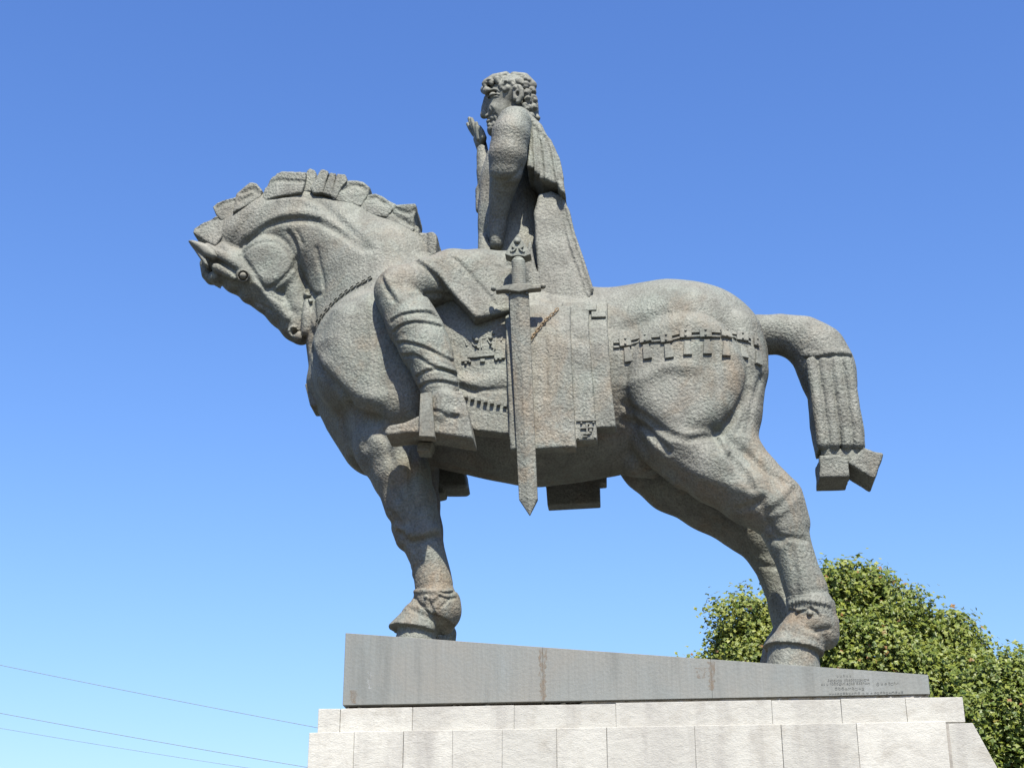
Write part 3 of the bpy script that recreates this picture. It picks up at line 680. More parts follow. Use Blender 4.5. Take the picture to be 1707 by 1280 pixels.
fetlock_band([(1346, 996, 36.5), (1352, 1014, 39.5), (1356, 1034, 38.5)],
    [(CG([(780, 360), (850, 335), (910, 300)]), 0.04, 0.011), (CG([(930, 310), (1010, 355), (1035, 400)]), 0.035, 0.010), (CG([(690, 345), (715, 450)]), 0.035, 0.010), (CG([(730, 380), (780, 450)]), 0.03, 0.009),
     (CG([(600, 330), (690, 340)]), 0.03, 0.010), (CG([(860, 420), (910, 445), (960, 420)]), 0.025, 0.009), (CG([(900, 600), (1000, 665), (1080, 640), (1210, 615)]), 0.04, 0.013), (CG([(900, 520), (1000, 560), (1130, 520)]), 0.02, 0.012)]
    + [(CG([(x, 200), (x-6, 295)]), 0.022, 0.008) for x in (650, 700, 745, 790, 830, 870, 910, 1000, 1080, 1160)],
    [(CG([(610, 240), (720, 205), (860, 195), (1000, 205), (1200, 240)]), 0.028, 0.018), (CG([(620, 300), (760, 340), (860, 310), (915, 280)]), 0.018, 0.012), (CG([(930, 290), (1020, 330), (1050, 400)]), 0.02, 0.012), (CG([(705, 360), (735, 430)]), 0.02, 0.012)],
    [(1350, 1022, 4.6)], (1330, 999, (0.1, 0, 1)), (1320, 1050, (-0.3, 0, -1)), -0.38)
# mane locks: chiselled wedges standing on the crest
def lock(pts, yn=-0.20, yf=0.22, ridge=None, m=BRZ_ROUGH):
    p = C1(pts); g_ = Grid(np.minimum(np.min([P(a, b, yn) for a, b in p], 0), np.min([P(a, b, yf) for a, b in p], 0))-0.2,
                          np.max([P(a, b, yn) for a, b in p]+[P(a, b, yf) for a, b in p], 0)+0.2, 0.0115)
    g_.slab(p, yn, yf, 0.008, 0.01, lean=(float(RNG.uniform(-0.12, 0.12)), float(RNG.uniform(0.0, 0.10))))
    if ridge:
        for r_ in ridge: g_.carve(C1(r_), r_[0][2] if len(r_[0]) > 2 else 0.03, 0.018, 2)
    lump(g_, 0.0035, 22.0)
    o = g_.mesh('mane_lock', m, horse); return o
lock([(230, 590), (150, 545), (85, 500), (92, 470), (150, 425), (230, 385), (300, 372), (330, 430)], -0.16, 0.16, [[(120, 470), (200, 420), (280, 400)]])
lock([(270, 420), (232, 378), (212, 330), (240, 300), (300, 275), (362, 258), (400, 300), (380, 380)], -0.14, 0.17, [[(240, 330), (300, 300), (350, 285)]])
lock([(340, 370), (352, 290), (362, 238), (400, 205), (452, 165), (492, 172), (532, 222), (520, 270), (440, 320)], -0.18, 0.18, [[(400, 240), (470, 215), (500, 240)], [(390, 290), (470, 250)]])
lock([(525, 290), (535, 240), (548, 190), (580, 140), (622, 90), (700, 97), (820, 108), (815, 160), (790, 250), (650, 260)], -0.20, 0.20, [[(560, 190), (620, 160), (790, 165)], [(600, 130), (640, 95)]])
lock([(800, 235), (795, 150), (820, 95), (838, 78), (870, 88), (882, 110), (872, 230)], -0.17, 0.20)
lock([(840, 200), (872, 150), (905, 88), (925, 82), (962, 98), (925, 240), (860, 240)], -0.23, 0.20)
lock([(918, 240), (966, 102), (1008, 112), (985, 260)], -0.225, 0.20); lock([(975, 260), (1012, 112), (1070, 114), (1080, 160), (1045, 205), (1010, 280)], -0.23, 0.20)
lock([(990, 290), (1030, 200), (1085, 158), (1130, 152), (1185, 160), (1228, 195), (1218, 240), (1170, 330)], -0.20, 0.20, [[(1060, 220), (1110, 190), (1160, 195), (1190, 215)]])
lock([(1110, 320), (1160, 262), (1220, 245), (1262, 235), (1310, 255), (1345, 285), (1400, 312), (1340, 400), (1240, 390)], -0.19, 0.20, [[(1210, 275), (1270, 270), (1320, 310)]])
lock([(1230, 360), (1320, 318), (1420, 312), (1525, 310), (1528, 345), (1512, 400), (1516, 475), (1480, 520), (1360, 450)], -0.20, 0.22, [[(1330, 340), (1420, 400), (1500, 450)], [(1400, 345), (1480, 370), (1515, 350)]])
lock([(1440, 520), (1520, 445), (1545, 455), (1545, 485), (1530, 600), (1480, 580)], -0.17, 0.17)
lock([(1520, 580), (1545, 492), (1590, 484), (1640, 490), (1661, 510), (1656, 640), (1600, 680)], -0.20, 0.20, [[(1590, 500), (1585, 620)]])

# tail
T = Grid((1.9, -0.55, 5.7), (3.75, 0.55, 8.25), 0.014)
T.limb([(1225, 562, 0, 38), (1262, 559, 0, 31), (1300, 557, 0, 30), (1338, 566, 0, 36), (1364, 586, 0, 43), (1378, 616, 0, 44), (1384, 640, 0, 44)], 0.03, 0.95, kk=0.09)
T.slab(CT([(440, 375), (600, 350), (715, 350), (740, 440), (770, 640), (800, 830), (806, 915), (700, 925), (590, 925), (560, 895), (510, 905), (470, 700), (455, 500)]), -0.195, 0.21, 0.05, 0.03)
for pts in ([(430, 365), (480, 360), (540, 345), (600, 340), (660, 335), (712, 350)],):
    T.carve(CT([(430, 372), (500, 368), (580, 355), (660, 352), (715, 362)]), 0.055, 0.016, 3)
    T.carve(CT([(425, 345), (500, 345), (580, 332), (660, 328), (715, 335)]), -0.02, 0.03, 3)
for xa_, xb_ in ((462, 532), (536, 606), (612, 684), (684, 754)):
    T.limb([(*CT([(xa_, 392)])[0], -0.20, 9.5), (*CT([((xa_+xb_)/2+4, 650)])[0], -0.21, 10.5), (*CT([(xb_, 905)])[0], -0.20, 10)], 0.010)
for x0_, x1_ in ():
    T.carve(CT([(x0_, 400), ((x0_+x1_)/2+5, 650), (x1_, 900)]), 0.11, 0.038, 5)
for x0_, x1_ in ():
    T.carve(CT([(x0_, 400), ((x0_+x1_)/2, 650), (x1_, 900)]), -0.02, 0.035, 5)
T.slab(CT([(520, 960), (560, 905), (600, 935), (740, 930), (800, 925), (860, 945), (700, 1030), (560, 990)]), -0.20, 0.18, 0.02, 0.02)
lump(T, 0.004, 20.0)
for s_ in (-1, 1):
    E_ = Grid(P(300, 470, -0.25)-np.array([0.05, 0.2, 0.05]), P(385, 385, -0.25)+np.array([0.05, 0.75, 0.05]), 0.0085)
    y0_ = -0.205 if s_ < 0 else 0.205
    E_.slab(C1([(45, 540), (75, 536), (130, 548), (185, 568), (225, 610), (240, 645), (205, 660), (155, 640), (108, 600), (75, 575)]), y0_-0.055, y0_+0.05, 0.045, 0.01, yref=-0.25)
    E_.slab(C1([(60, 556), (110, 606), (165, 655), (175, 700), (150, 690), (95, 610)]), y0_-0.02, y0_+0.07, 0.02, 0.02, yref=-0.25)
    ear = E_.mesh('ear', BRZ_HEAD, horse)
tail = T.mesh('tail', BRZ_ROUGH); child_world(tail, statue)
def tuft(pts, yn, yf):
    p = CT(pts); q = [P(a, b, yn) for a, b in p]+[P(a, b, yf) for a, b in p]
    g_ = Grid(np.min(q, 0)-0.15, np.max(q, 0)+0.15, 0.013); g_.slab(p, yn, yf, 0.012, 0.01); lump(g_, 0.007, 22.0); return g_.mesh('tail_tuft', BRZ_ROUGH, tail)
tuft([(510, 975), (620, 970), (690, 985), (706, 1105), (512, 1112)], -0.23, 0.14)
tuft([(690, 1020), (780, 930), (915, 958), (905, 990), (860, 1120), (840, 1115)], -0.23, 0.12)

# ------------------------------------------------------------------ SADDLE BLANKET
def blanket(name, pts, off, parent, near=True, h=0.0135, both=False):
    p = C4B(pts) if False else pts
    R0 = 0.725; zc = P(900, 600, -0.7)[2]
    w3 = [P(a, b, -R0-off) for a, b in p]; q = [(a[0], a[2]) for a in w3]
    xs = [a for a, _ in q]; zs = [b for _, b in q]
    g_ = Grid((min(xs)-0.06, -R0-off-0.08, min(zs)-0.06), (max(xs)+0.06, R0+off+0.08 if both else -0.20, max(zs)+0.06), h)
    X, Y, Z = g_.ax[0][:, None, None], g_.ax[1][None, :, None], g_.ax[2][None, None, :]
    d2 = g_.poly2(q, X, Z); zz_ = np.maximum(Z-zc, 0)*0.80
    sag = 0
    rr = np.sqrt(zz_**2+Y**2)
    d = np.maximum(rr-(R0+off)-sag, -(rr-(R0+off)+0.15))
    rnd = 0.012; a = d2+rnd; b = d+rnd
    g_.D = (np.minimum(np.maximum(a, b), 0)+np.sqrt(np.maximum(a, 0)**2+np.maximum(b, 0)**2)-rnd+0*X).astype(np.float32)
    return g_
blk = empty('saddle_blanket', (0, 0, 0)); blk.location = (1.0, 0, 4.6); child_world(blk, statue); blk.location = (0, 0, 0); blk.matrix_parent_inverse = Matrix.Identity(4)
bw = lambda o: (setattr(o, 'parent', blk), setattr(o, 'matrix_parent_inverse', Matrix.Translation(-Vector((1.0, 0, 4.6)))), o)[2]
gA = blanket('a', [(720, 500), (880, 520), (880, 723)]+CB([(560, 1003), (400, 985), (245, 970), (160, 850)])+[(748, 640), (735, 560)], 0.0, blk)
for l_ in ([(165, 685), (270, 715), (380, 740), (550, 752)],): gA.carve(CB(l_), -0.020, 0.010, 3)
gA.carve(CB([(150, 665), (260, 650), (400, 640), (550, 632)]), 0.025, 0.016, 4); gA.carve(CB([(140, 620), (200, 640), (250, 650)]), 0.05, 0.03, 3)
gA.carve(CB([(350, 800), (350, 960)]), 0.012, 0.008, 3); gA.carve(CB([(515, 790), (518, 990)]), 0.015, 0.007, 3)
gA.carve(CB([(130, 560), (250, 590), (400, 560), (540, 520)]), -0.02, 0.06, 6)
gB = blanket('b', [(840, 496), (951, 500), (951, 546), (955, 640), (960.5, 745), (930, 746), (893, 748), (850, 750)], 0.062, blk)
gB.carve(CB([(822, 100), (835, 300), (845, 540), (850, 700)]), 0.022, 0.010, 3); gB.carve(CB([(905, 150), (915, 500), (925, 1000)]), 0.008, 0.014, 4); gB.carve(CB([(720, 550), (845, 590)]), 0.004, 0.01, 3)
gC = blanket('c', [(935, 490), (981, 490), (982, 556), (990, 660), (995.5, 733), (950, 735), (940, 640), (935, 546)], 0.036, blk)
gD = blanket('d', [(965, 488), (1011, 488), (1013, 556), (1021, 660), (1027, 711.5), (980, 713), (972, 640), (965, 556)], 0.008, blk)
for nm, g_ in (('blanket_panel', gA), ('blanket_panel', gB), ('blanket_panel', gC), ('blanket_panel', gD)):
    lump(g_, 0.004, 24.0); bw(g_.mesh(nm, BRZ))
# far side of the blanket, seen below the belly
def far_panel(pts, yn, yf):
    p = pts; bw(prism('blanket_panel', p, yn, yf, BRZ, None, 0.01))
far_panel(C4([(1085, 560), (1125, 650), (1135, 785), (1475, 766), (1470, 560)]), 0.60, 0.76)
far_panel(C4([(1400, 500), (1470, 645), (1516, 641), (1516, 500)]), 0.60, 0.74)
# folded pad ends above the blanket
blk_p = lambda nm, px, py, wd_, hg, t, gr, **k: (lambda o: bw(o) if o else None)(plate(nm, px, py, wd_, hg, t, None, grid=gr, **k))
blk_p('pad_end', 975.5, 516, 38, 18, 0.03, gD, mt=BRZ); blk_p('pad_end', 998, 526, 24, 14, 0.022, gD, mt=BRZ)
# fringe knobs
for i in range(8):
    x = 185+i*53; y = 705+i*11 if i < 6 else 772+(i-6)*8
    blk_p('fringe_knob', *CB([(x, y)])[0], 6, 6, 0.03, gA)
# griffin-like relief low on the horse cloth
for pts in ([(170, 230), (180, 180), (200, 178), (240, 220), (285, 175), (295, 185)], [(170, 230), (190, 280)], [(295, 180), (305, 220), (350, 215), (365, 170), (400, 190), (450, 200), (490, 180)],
            [(430, 200), (420, 310)], [(490, 185), (470, 240)], [(305, 220), (310, 300)], [(230, 225), (240, 270), (290, 300)], [(360, 230), (385, 270), (400, 300)], [(180, 230), (230, 232)]):
    gp = dense(CB(pts), 3.0)
    for a, b in zip(gp[:-1], gp[1:]):
        blk_p('relief_line', (a[0]+b[0])/2, (a[1]+b[1])/2, math.hypot(b[0]-a[0], b[1]-a[1])*1.15, 2.0, 0.013, gA, rot=-math.atan2(b[1]-a[1], b[0]-a[0]), wd=0)
for x, y, r_ in ((268, 238, 4), (383, 222, 4), (265, 288, 2.4), (385, 270, 2.4), (245, 225, 2.5), (405, 190, 3)):
    F = frame_on(*CB([(x, y)])[0], gA)
    o = stud('relief_boss', *CB([(x, y)])[0], r_, 0.03, None, grid=gA); bw(o) if o else None
for x, y, w_, h_ in ((305, 366, 45, 5), (180, 404, 14, 4.5), (458, 378, 18, 5), (260, 375, 8, 4), (180, 424, 4, 4), (215, 412, 4, 4), (318, 405, 8, 6), (430, 395, 4, 4), (465, 390, 4, 4)):
    blk_p('relief_block', *CB([(x, y)])[0], w_, h_, 0.02, gA, rot=0.06)
# medallion with a cross at the foot of the third panel
for x, y, w_, h_ in ((1168, 892, 33, 2.4), (1175, 962, 2.2, 20), (1175, 1000, 12, 2), (1150, 955, 12, 2), (1205, 950, 9, 2), (1180, 922, 6, 2), (1158, 1022, 8, 2), (1205, 975, 4, 5)):
    blk_p('cross_relief', *CB([(x, y)])[0], w_, h_, 0.016, gC, wd=0)
for x, y in ((1128, 915), (1225, 910), (1100, 1035), (1240, 1030)):
    o = stud('cross_stud', *CB([(x, y)])[0], 2, 0.02, None, grid=gC); bw(o) if o else None
for gr, pts in ((gA, [(428, 75), (470, 100), (505, 130), (535, 170)]), (gB, [(935, -20), (900, 20), (850, 60), (800, 115), (760, 165), (715, 230)])):
    ch = dense(CB(pts), 4.6)
    for j, (a, b) in enumerate(zip(ch[:-1], ch[1:])):
        F = frame_on((a[0]+b[0])/2, (a[1]+b[1])/2, gr, -math.atan2(b[1]-a[1], b[0]-a[0]))
        if F is None: continue
        q, r, u, n = F; v = []; f = []; L, W, t_ = 0.021, 0.011, 0.005
        tilt = 0.5 if j % 2 else -0.5
        for i in range(10):
            an = 2*math.pi*i/10
            for jn in range(4):
                b2 = 2*math.pi*jn/4; rr_ = 1+0.0
                cx_, cy_ = math.cos(an)*(L+t_*math.cos(b2)), math.sin(an)*(W+t_*math.cos(b2))
                v.append(q+r*cx_+u*(cy_*math.cos(tilt))+n*(0.012+cy_*math.sin(tilt)+t_*math.sin(b2)))
        for i in range(10):
            for jn in range(4): f.append((i*4+jn, ((i+1) % 10)*4+jn, ((i+1) % 10)*4+(jn+1) % 4, i*4+(jn+1) % 4))
        bw(mesh_obj('chain_link', v, f, RUSTY))

# ------------------------------------------------------------------ RIDER
R = Grid((-1.75, -1.28, 5.45), (0.95, 0.95, 10.25), 0.0125)
# torso and robe front
R.limb([(852, 245, 0, 36), (850, 300, 0, 46), (852, 370, 0, 52), (860, 440, 0, 58), (860, 500, 0, 60)], 0.04, 0.72, kk=0.05)
R.slab([(812, 250), (800, 300), (798, 350), (796, 420), (800, 470), (900, 480), (885, 300), (870, 240)], -0.10, 0.30, 0.06, 0.05)
R.limb([(805, 395, -0.2, 8), (810, 430, -0.22, 14)], 0.03)
# shoulders across
R.limb([(858, 214, -0.36, 30), (862, 205, 0, 30), (862, 232, 0.36, 30)], 0.05)
R.limb([(868, 180, 0, 20), (866, 215, 0, 26)], 0.04)                            # neck
# near arm: upper arm, elbow, forearm
R.limb([(857, 207, -0.53, 29), (852, 225, -0.57, 31), (846, 260, -0.56, 31), (843, 286, -0.52, 28)], 0.02, 1.0, kk=0.03)
R.limb([(843, 286, -0.50, 27), (836, 325, -0.38, 21), (830, 365, -0.30, 15), (828, 405, -0.26, 12)], 0.015)
R.limb([(878, 232, -0.34, 12), (872, 268, -0.44, 9)], 0.03)
# far arm raised
R.limb([(850, 240, 0.40, 28), (822, 300, 0.32, 24), (808, 328, 0.2, 16)], 0.02)
R.limb([(818, 308, 0.12, 22), (812, 285, 0.12, 18), (806, 262, 0.14, 12), (804, 250, 0.14, 9)], 0.015)
R.limb([(800, 318, 0.12, 8), (800, 350, 0.1, 7)], 0.03)
# robe column behind the arm
R.slab([(896, 318), (918, 312), (938, 322), (949, 345), (956, 380), (969, 420), (980, 452), (989, 482), (981, 502), (940, 509), (900.5, 515), (898, 480), (893, 410), (889, 350)], -0.46, 0.36, 0.03, 0.02, lean=(0.05, 0.10))
R.slab([(884, 398), (890, 430), (899, 470), (901, 508), (882, 508), (862, 508), (868, 440)], -0.50, -0.1, 0.02, 0.01)
R.slab([(882, 508), (905, 508), (905, 521), (893, 524), (882, 522)], -0.66, -0.3, 0.01, 0.006)
# thigh with the skirt of the robe
R.limb([(842, 462, -0.42, 44), (800, 464, -0.50, 47), (755, 466, -0.58, 49), (712, 474, -0.68, 42), (668, 482, -0.80, 38), (659, 486, -0.84, 36)], 0.04, 1.0, kk=0.05)
R.slab([(712, 440), (745, 425), (800, 424), (850, 430), (858, 512), (845, 513), (791, 533.5), (772, 512), (759, 497), (735, 468)], -0.82, -0.60, 0.035, 0.035, lean=(0.32, 0.12))
# shin, bands, ankle
R.limb([(660, 494, -0.86, 35), (686, 540, -0.90, 40), (706, 580, -0.91, 38.5), (724, 620, -0.91, 34), (733, 645, -0.91, 30), (736, 672, -0.90, 29)], 0.02, 0.9, kk=0.05)
R.limb([(700, 505, -0.90, 16), (722, 545, -0.92, 18), (738, 590, -0.92, 18)], 0.04)
# shoe
R.slab([(641, 718), (647, 709), (672, 703.5), (698, 692), (712, 665), (735, 652), (770, 650), (778, 676), (784, 704), (789, 731), (760, 727), (725, 721), (680, 721), (644, 725)], -1.04, -0.74, 0.016, 0.02)
R.limb([(740, 668, -0.98, 20), (738, 690, -0.98, 20)], 0.03)
R.limb([(752, 683, -1.03, 5), (762, 690, -1.03, 6)], 0.02)
# far leg and shoe under the belly
R.slab(C4([(350, 430), (470, 480), (560, 500), (598, 545), (616, 655), (592, 669), (470, 668), (380, 640), (330, 520)]), 0.52, 0.80, 0.03, 0.02)
R.slab(C4([(360, 600), (470, 640), (470, 706), (410, 718), (362, 690)]), 0.56, 0.76, 0.012, 0.01)
R.limb([(735, 700, 0.62, 34), (755, 775, 0.66, 26)], 0.03)
# folds and bindings
R.carve(C3([(330, 195), (430, 270), (560, 400), (700, 560)]), 0.05, 0.016, 4); R.carve(C3([(360, 190), (480, 280), (600, 420), (720, 540)]), -0.018, 0.022, 4)
R.carve(C3([(540, 160), (620, 220), (720, 330), (840, 470)]), 0.04, 0.016, 4); R.carve(C3([(760, 190), (860, 240), (930, 230)]), 0.02, 0.03, 5)
R.carve(C3([(128, 300), (160, 370), (215, 455)]), 0.03, 0.016, 4); R.carve(C3([(155, 300), (190, 360), (250, 450)]), -0.02, 0.02, 4)
R.carve(C3([(320, 418), (400, 412), (500, 412), (590, 432)]), 0.035, 0.018, 4)
for l_ in ([(195, 575), (240, 545), (320, 525), (430, 525), (480, 560)], [(210, 645), (250, 608), (330, 585), (420, 590), (500, 610)],
           [(235, 715), (290, 710), (400, 740), (500, 790), (575, 825)], [(265, 790), (350, 790), (440, 850), (560, 890), (600, 905)],
           [(350, 925), (400, 890), (480, 875), (560, 890), (605, 920)], [(365, 990), (420, 958), (500, 950), (620, 975)]):
    R.carve(C3(l_), 0.038, 0.012, 3); R.carve(C3([(a+4, b-14) for a, b in l_]), -0.014, 0.016, 3)
R.carve(C3([(440, 1130), (500, 1140), (550, 1170), (605, 1165)]), 0.04, 0.013, 3)
R.carve(C3([(420, 660), (450, 770)]), 0.01, 0.01, 3); R.carve(C3([(390, 620), (420, 680)]), 0.008, 0.01, 3)
R.carve(C4([(110, 300), (200, 285), (300, 275)]), 0.012, 0.008, 3)
# robe column folds
for l_ in ([(830, 260), (860, 450), (920, 700), (1000, 900), (1060, 1100)], [(870, 350), (930, 560), (1010, 800), (1090, 1050)]):
    R.carve(CC(l_), 0.05, 0.018, 4); R.carve(CC([(a+16, b) for a, b in l_]), -0.025, 0.02, 4)
R.carve(CC([(680, 1185), (800, 1165), (950, 1135), (1060, 1125)]), -0.02, 0.02, 4)
R.carve(CC([(150, 600), (190, 540), (215, 500)]), 0.02, 0.012, 3)
# sleeve hem
R.carve(C2([(375, 960), (440, 990), (520, 985), (600, 940), (640, 880)]), 0.02, 0.02, 3)
lump(R, 0.003, 20.0)
rider = R.mesh('rider', BRZ); child_world(rider, statue)

# shoulder cape
K = Grid((-0.2, -0.75, 8.05), (0.85, 0.7, 10.25), 0.0115)
K.slab(C2([(660, 390), (720, 420), (770, 470), (800, 500), (850, 600), (905, 700), (945, 800), (968, 900), (985, 1010), (1000, 1110), (960, 1090), (935, 1060), (930, 1022), (860, 1005), (800, 985), (770, 948), (725, 900), (680, 882), (690, 780), (700, 600), (690, 480)]),
       -0.48, 0.36, 0.03, 0.02, lean=(0.10, 0.12))
for x0_, x1_, x2_ in ((715, 720, 735), (760, 790, 815), (800, 860, 905), (745, 760, 780), (835, 900, 955)):
    K.carve(C2([(x0_, 520+abs(x0_-715)), (x1_, 720), (x2_, 985)]), 0.035, 0.016, 4)
    K.carve(C2([(x0_+20, 530+abs(x0_-715)), (x1_+20, 720), (x2_+20, 975)]), -0.015, 0.018, 4)
lump(K, 0.004, 24.0)
cape = K.mesh('shoulder_cape', BRZ, rider)

# stirrup
def flat(name, pts, yn, yf, par, m=BRZ_FINE, wd=0.006):
    o = prism(name, pts, yn, yf, m, None, wd); o.parent = par; return o
flat('stirrup_leather', C4([(312, 60), (385, 50), (398, 220), (406, 342), (304, 336), (306, 200)]), -1.09, -0.98, rider)
flat('stirrup_tread', [(696, 736), (722, 737), (715, 752), (695, 751)], -0.86, -0.70, rider)

# ---- head
Hd = Grid((-0.55, -0.42, 9.35), (0.45, 0.42, 10.55), 0.0068)
Hd.ell(856, 160, 0, 37, 37, 0.205, 0, 0.02)
Hd.ell(842, 168, 0, 33, 42, 0.17, 0, 0.03)
Hd.ell(838, 190, 0, 25, 34, 0.145, 15, 0.03)
Hd.limb([(866, 185, 0, 24), (868, 215, 0, 24)], 0.03, 1.0)
Hd.ell(884, 182, 0, 14, 30, 0.16, 0, 0.02)                                    # hair on the nape
# brow, nose, mouth, chin
Hd.limb([(812, 152, -0.13, 7), (808, 150, 0, 7.5), (812, 152, 0.13, 7)], 0.015)
Hd.limb([(812, 165, 0, 6), (809, 180, 0, 6.5), (807, 192, 0, 6.5)], 0.01); Hd.limb([(812, 194, -0.035, 4), (812, 194, 0.035, 4)], 0.008)
Hd.limb([(815, 203, -0.05, 3.6), (814, 203, 0.05, 3.6)], 0.006); Hd.limb([(816, 209, -0.045, 3.6), (815, 209, 0.045, 3.6)], 0.006)
Hd.ell(822, 218, 0, 10, 9, 0.08, 0, 0.015); Hd.ell(832, 214, 0, 14, 12, 0.11, 0, 0.02)
Hd.ell(824, 180, -0.105, 9, 8, 0.035, 0, 0.025); Hd.ell(824, 180, 0.105, 9, 8, 0.035, 0, 0.02)   # cheekbones
for s_ in (-1, 1):
    Hd.ell(819, 158, s_*0.135, 10, 7, 0.06, -15, 0.008, mode='sub')
    Hd.ell(822, 160, s_*0.115, 6.5, 5, 0.045, 0, 0.004)
for l_ in ([(345, 285), (380, 248), (430, 245), (450, 262)], [(370, 300), (410, 280), (450, 285)], [(375, 330), (410, 305), (445, 300)]):
    Hd.carve(C2(l_), -0.010, 0.008, 2); Hd.carve(C2([(a+2, b+9) for a, b in l_]), 0.018, 0.006, 2)
Hd.carve(C2([(380, 385), (400, 420), (385, 450)]), 0.016, 0.010, 2); Hd.carve(C2([(360, 470), (385, 455), (430, 450)]), 0.02, 0.008, 2)
Hd.carve(C2([(360, 515), (390, 500), (420, 495)]), 0.022, 0.006, 2); Hd.carve(C2([(365, 545), (400, 545)]), 0.018, 0.007, 2)
for l_ in ([(400, 460), (430, 540), (440, 600)], [(420, 440), (455, 520)], [(380, 560), (400, 600)]): Hd.carve(C2(l_), 0.012, 0.008, 2)
# ear
Hd.limb([(860, 147, -0.215, 5.5), (865, 146, -0.22, 5), (869, 152, -0.22, 5), (869, 161, -0.215, 4.5), (864, 170, -0.205, 4.5)], 0.006)
Hd.ell(864, 157, -0.19, 7, 12, 0.05, 0, 0.008)
Hd.limb([(858, 150, -0.20, 4), (859, 165, -0.20, 4)], 0.004); Hd.ell(863, 157, -0.225, 3.0, 5.0, 0.022, 0, 0.004, mode='sub')
Hd.limb([(860, 147, 0.215, 5.5), (869, 152, 0.22, 5), (864, 170, 0.205, 4.5)], 0.004)
Hd.ell(827, 141, 0, 13, 8, 0.15, 0, 0.01)
# hair: fringe, crown curls, side locks
hr = random.Random(5)
for y_, s_ in ((-0.12, 1), (-0.04, 1), (0.04, 1), (0.12, 1)):
    Hd.limb([(811, 138, y_, 6.5), (824, 131, y_, 7.5), (843, 127, y_, 7.5)], 0.010)
    Hd.limb([(857, 128, y_, 8), (874, 131, y_, 9), (886, 143, y_, 9)], 0.006)
cur = [(808, 140, -0.12, 5), (817, 135, -0.15, 5), (829, 133, -0.165, 6), (842, 138, -0.18, 6), (852, 138, -0.185, 7), (864, 137, -0.18, 7), (876, 142, -0.17, 7),
       (836, 144, -0.17, 6), (846, 148, -0.185, 5.5), (879, 155, -0.17, 7), (886, 152, -0.12, 8), (888, 165, -0.12, 8), (880, 167, -0.17, 7),
       (889, 180, -0.10, 8), (881, 180, -0.15, 7.5), (891, 193, -0.06, 7), (884, 195, -0.12, 8), (876, 190, -0.15, 6), (889, 205, -0.04, 6), (875, 176, -0.18, 5)]
for a, b, c, r_ in cur:
    Hd.limb([(a, b, c, r_), (a+hr.uniform(-4, 4), b+hr.uniform(2, 5), c, r_*0.8)], 0.005); Hd.limb([(a, b, -c, r_)], 0.006)
for i in range(46):
    x = hr.uniform(806, 897); y = hr.uniform(122, 210)
    if x < 872 and (y > 148 or x < 822 and y > 138): continue
    h_ = Hd.hit(x, y)
    if h_: Hd.limb3([(h_[0]-h_[1]*0.006, 0.014+hr.random()*0.010)], 0.008)
for i in range(40):
    x = hr.uniform(808, 896); y = hr.uniform(122, 205)
    if x < 872 and y > 150: continue
    a = hr.uniform(-1.2, 1.2); Hd.carve([(x, y), (x+7*math.cos(a), y+7*math.sin(a))], 0.012, 0.006, 1.5)
lump(Hd, 0.0018, 60.0)
head = Hd.mesh('head', BRZ_HEAD, rider)

# ---- raised right hand, palm forward, seen edge-on
Hn = Grid((-0.62, 0.0, 8.85), (-0.15, 0.55, 10.15), 0.0058)
Yh = 0.22
Hn.limb([(806, 258, Yh-0.04, 9), (803, 245, Yh, 9.5), (799, 232, Yh, 10)], 0.01, 1.0)
Hn.limb([(800, 240, Yh-0.05, 7.5), (798, 228, Yh-0.055, 7.5)], 0.01); Hn.limb([(800, 240, Yh+0.05, 7.5), (797, 228, Yh+0.055, 7.5)], 0.01)
for j, (y_, x1, y1, x2, y2, x3, y3) in enumerate(((-0.105, 797, 223, 795, 213, 794, 206), (-0.036, 794, 219, 789, 207, 786, 199), (0.036, 792, 219, 786, 207, 782.5, 198), (0.10, 790, 223, 784, 214, 780, 207))):
    Hn.limb([(799, 232, Yh+y_*0.9, 5.4), (x1, y1, Yh+y_, 4.5), (x2, y2, Yh+y_*1.1, 4.0), (x3, y3, Yh+y_*1.15, 3.2)], 0.002)
Hn.limb([(803, 240, Yh-0.06, 6.5), (806, 230, Yh-0.12, 5.5), (803, 220, Yh-0.13, 4.6), (799, 213, Yh-0.12, 3.8)], 0.005)
hand = Hn.mesh('hand', BRZ_HEAD, rider)

# ------------------------------------------------------------------ SWORD
YS = -0.895
sword = empty('sword'); child_world(sword, statue); 
def sw(o): o.parent = sword; return o
def blade():
    a = P(848.5, 486, YS); b = P(881, 487, YS); c = P(896, 831, YS+0.10); d = P(865, 831, YS+0.10); t = P(883, 859, YS+0.11)
    mid0 = (a+b)/2+np.array([0, -0.022, 0]); mid1 = (c+d)/2+np.array([0, -0.022, 0]); th = np.array([0, 0.05, 0])
    e = np.array([0, 0.004, 0])
    v = [a, mid0, b, c, mid1, d, t, a+th, mid0+th*2, b+th, c+th, mid1+th*2, d+th, t+th*0.5]
    f = [(0, 5, 4, 1), (1, 4, 3, 2), (5, 6, 4), (4, 6, 3), (8, 11, 12, 7), (9, 10, 11, 8), (11, 13, 12), (10, 13, 11),
         (7, 12, 5, 0), (2, 3, 10, 9), (12, 13, 6, 5), (3, 6, 13, 10), (1, 2, 9, 8), (0, 1, 8, 7)]
    return bevel(mesh_obj('blade', v, f, BRZ, None, smooth=False), 0.004, 1)
sw(blade())
gd = C3([(838, 368), (900, 352), (985, 338), (1060, 346), (1118, 348), (1118, 372), (1050, 378), (985, 395), (900, 382), (838, 388)])
sw(prism('guard', gd, YS-0.045, YS+0.035, BRZ_FINE, None, 0.008))
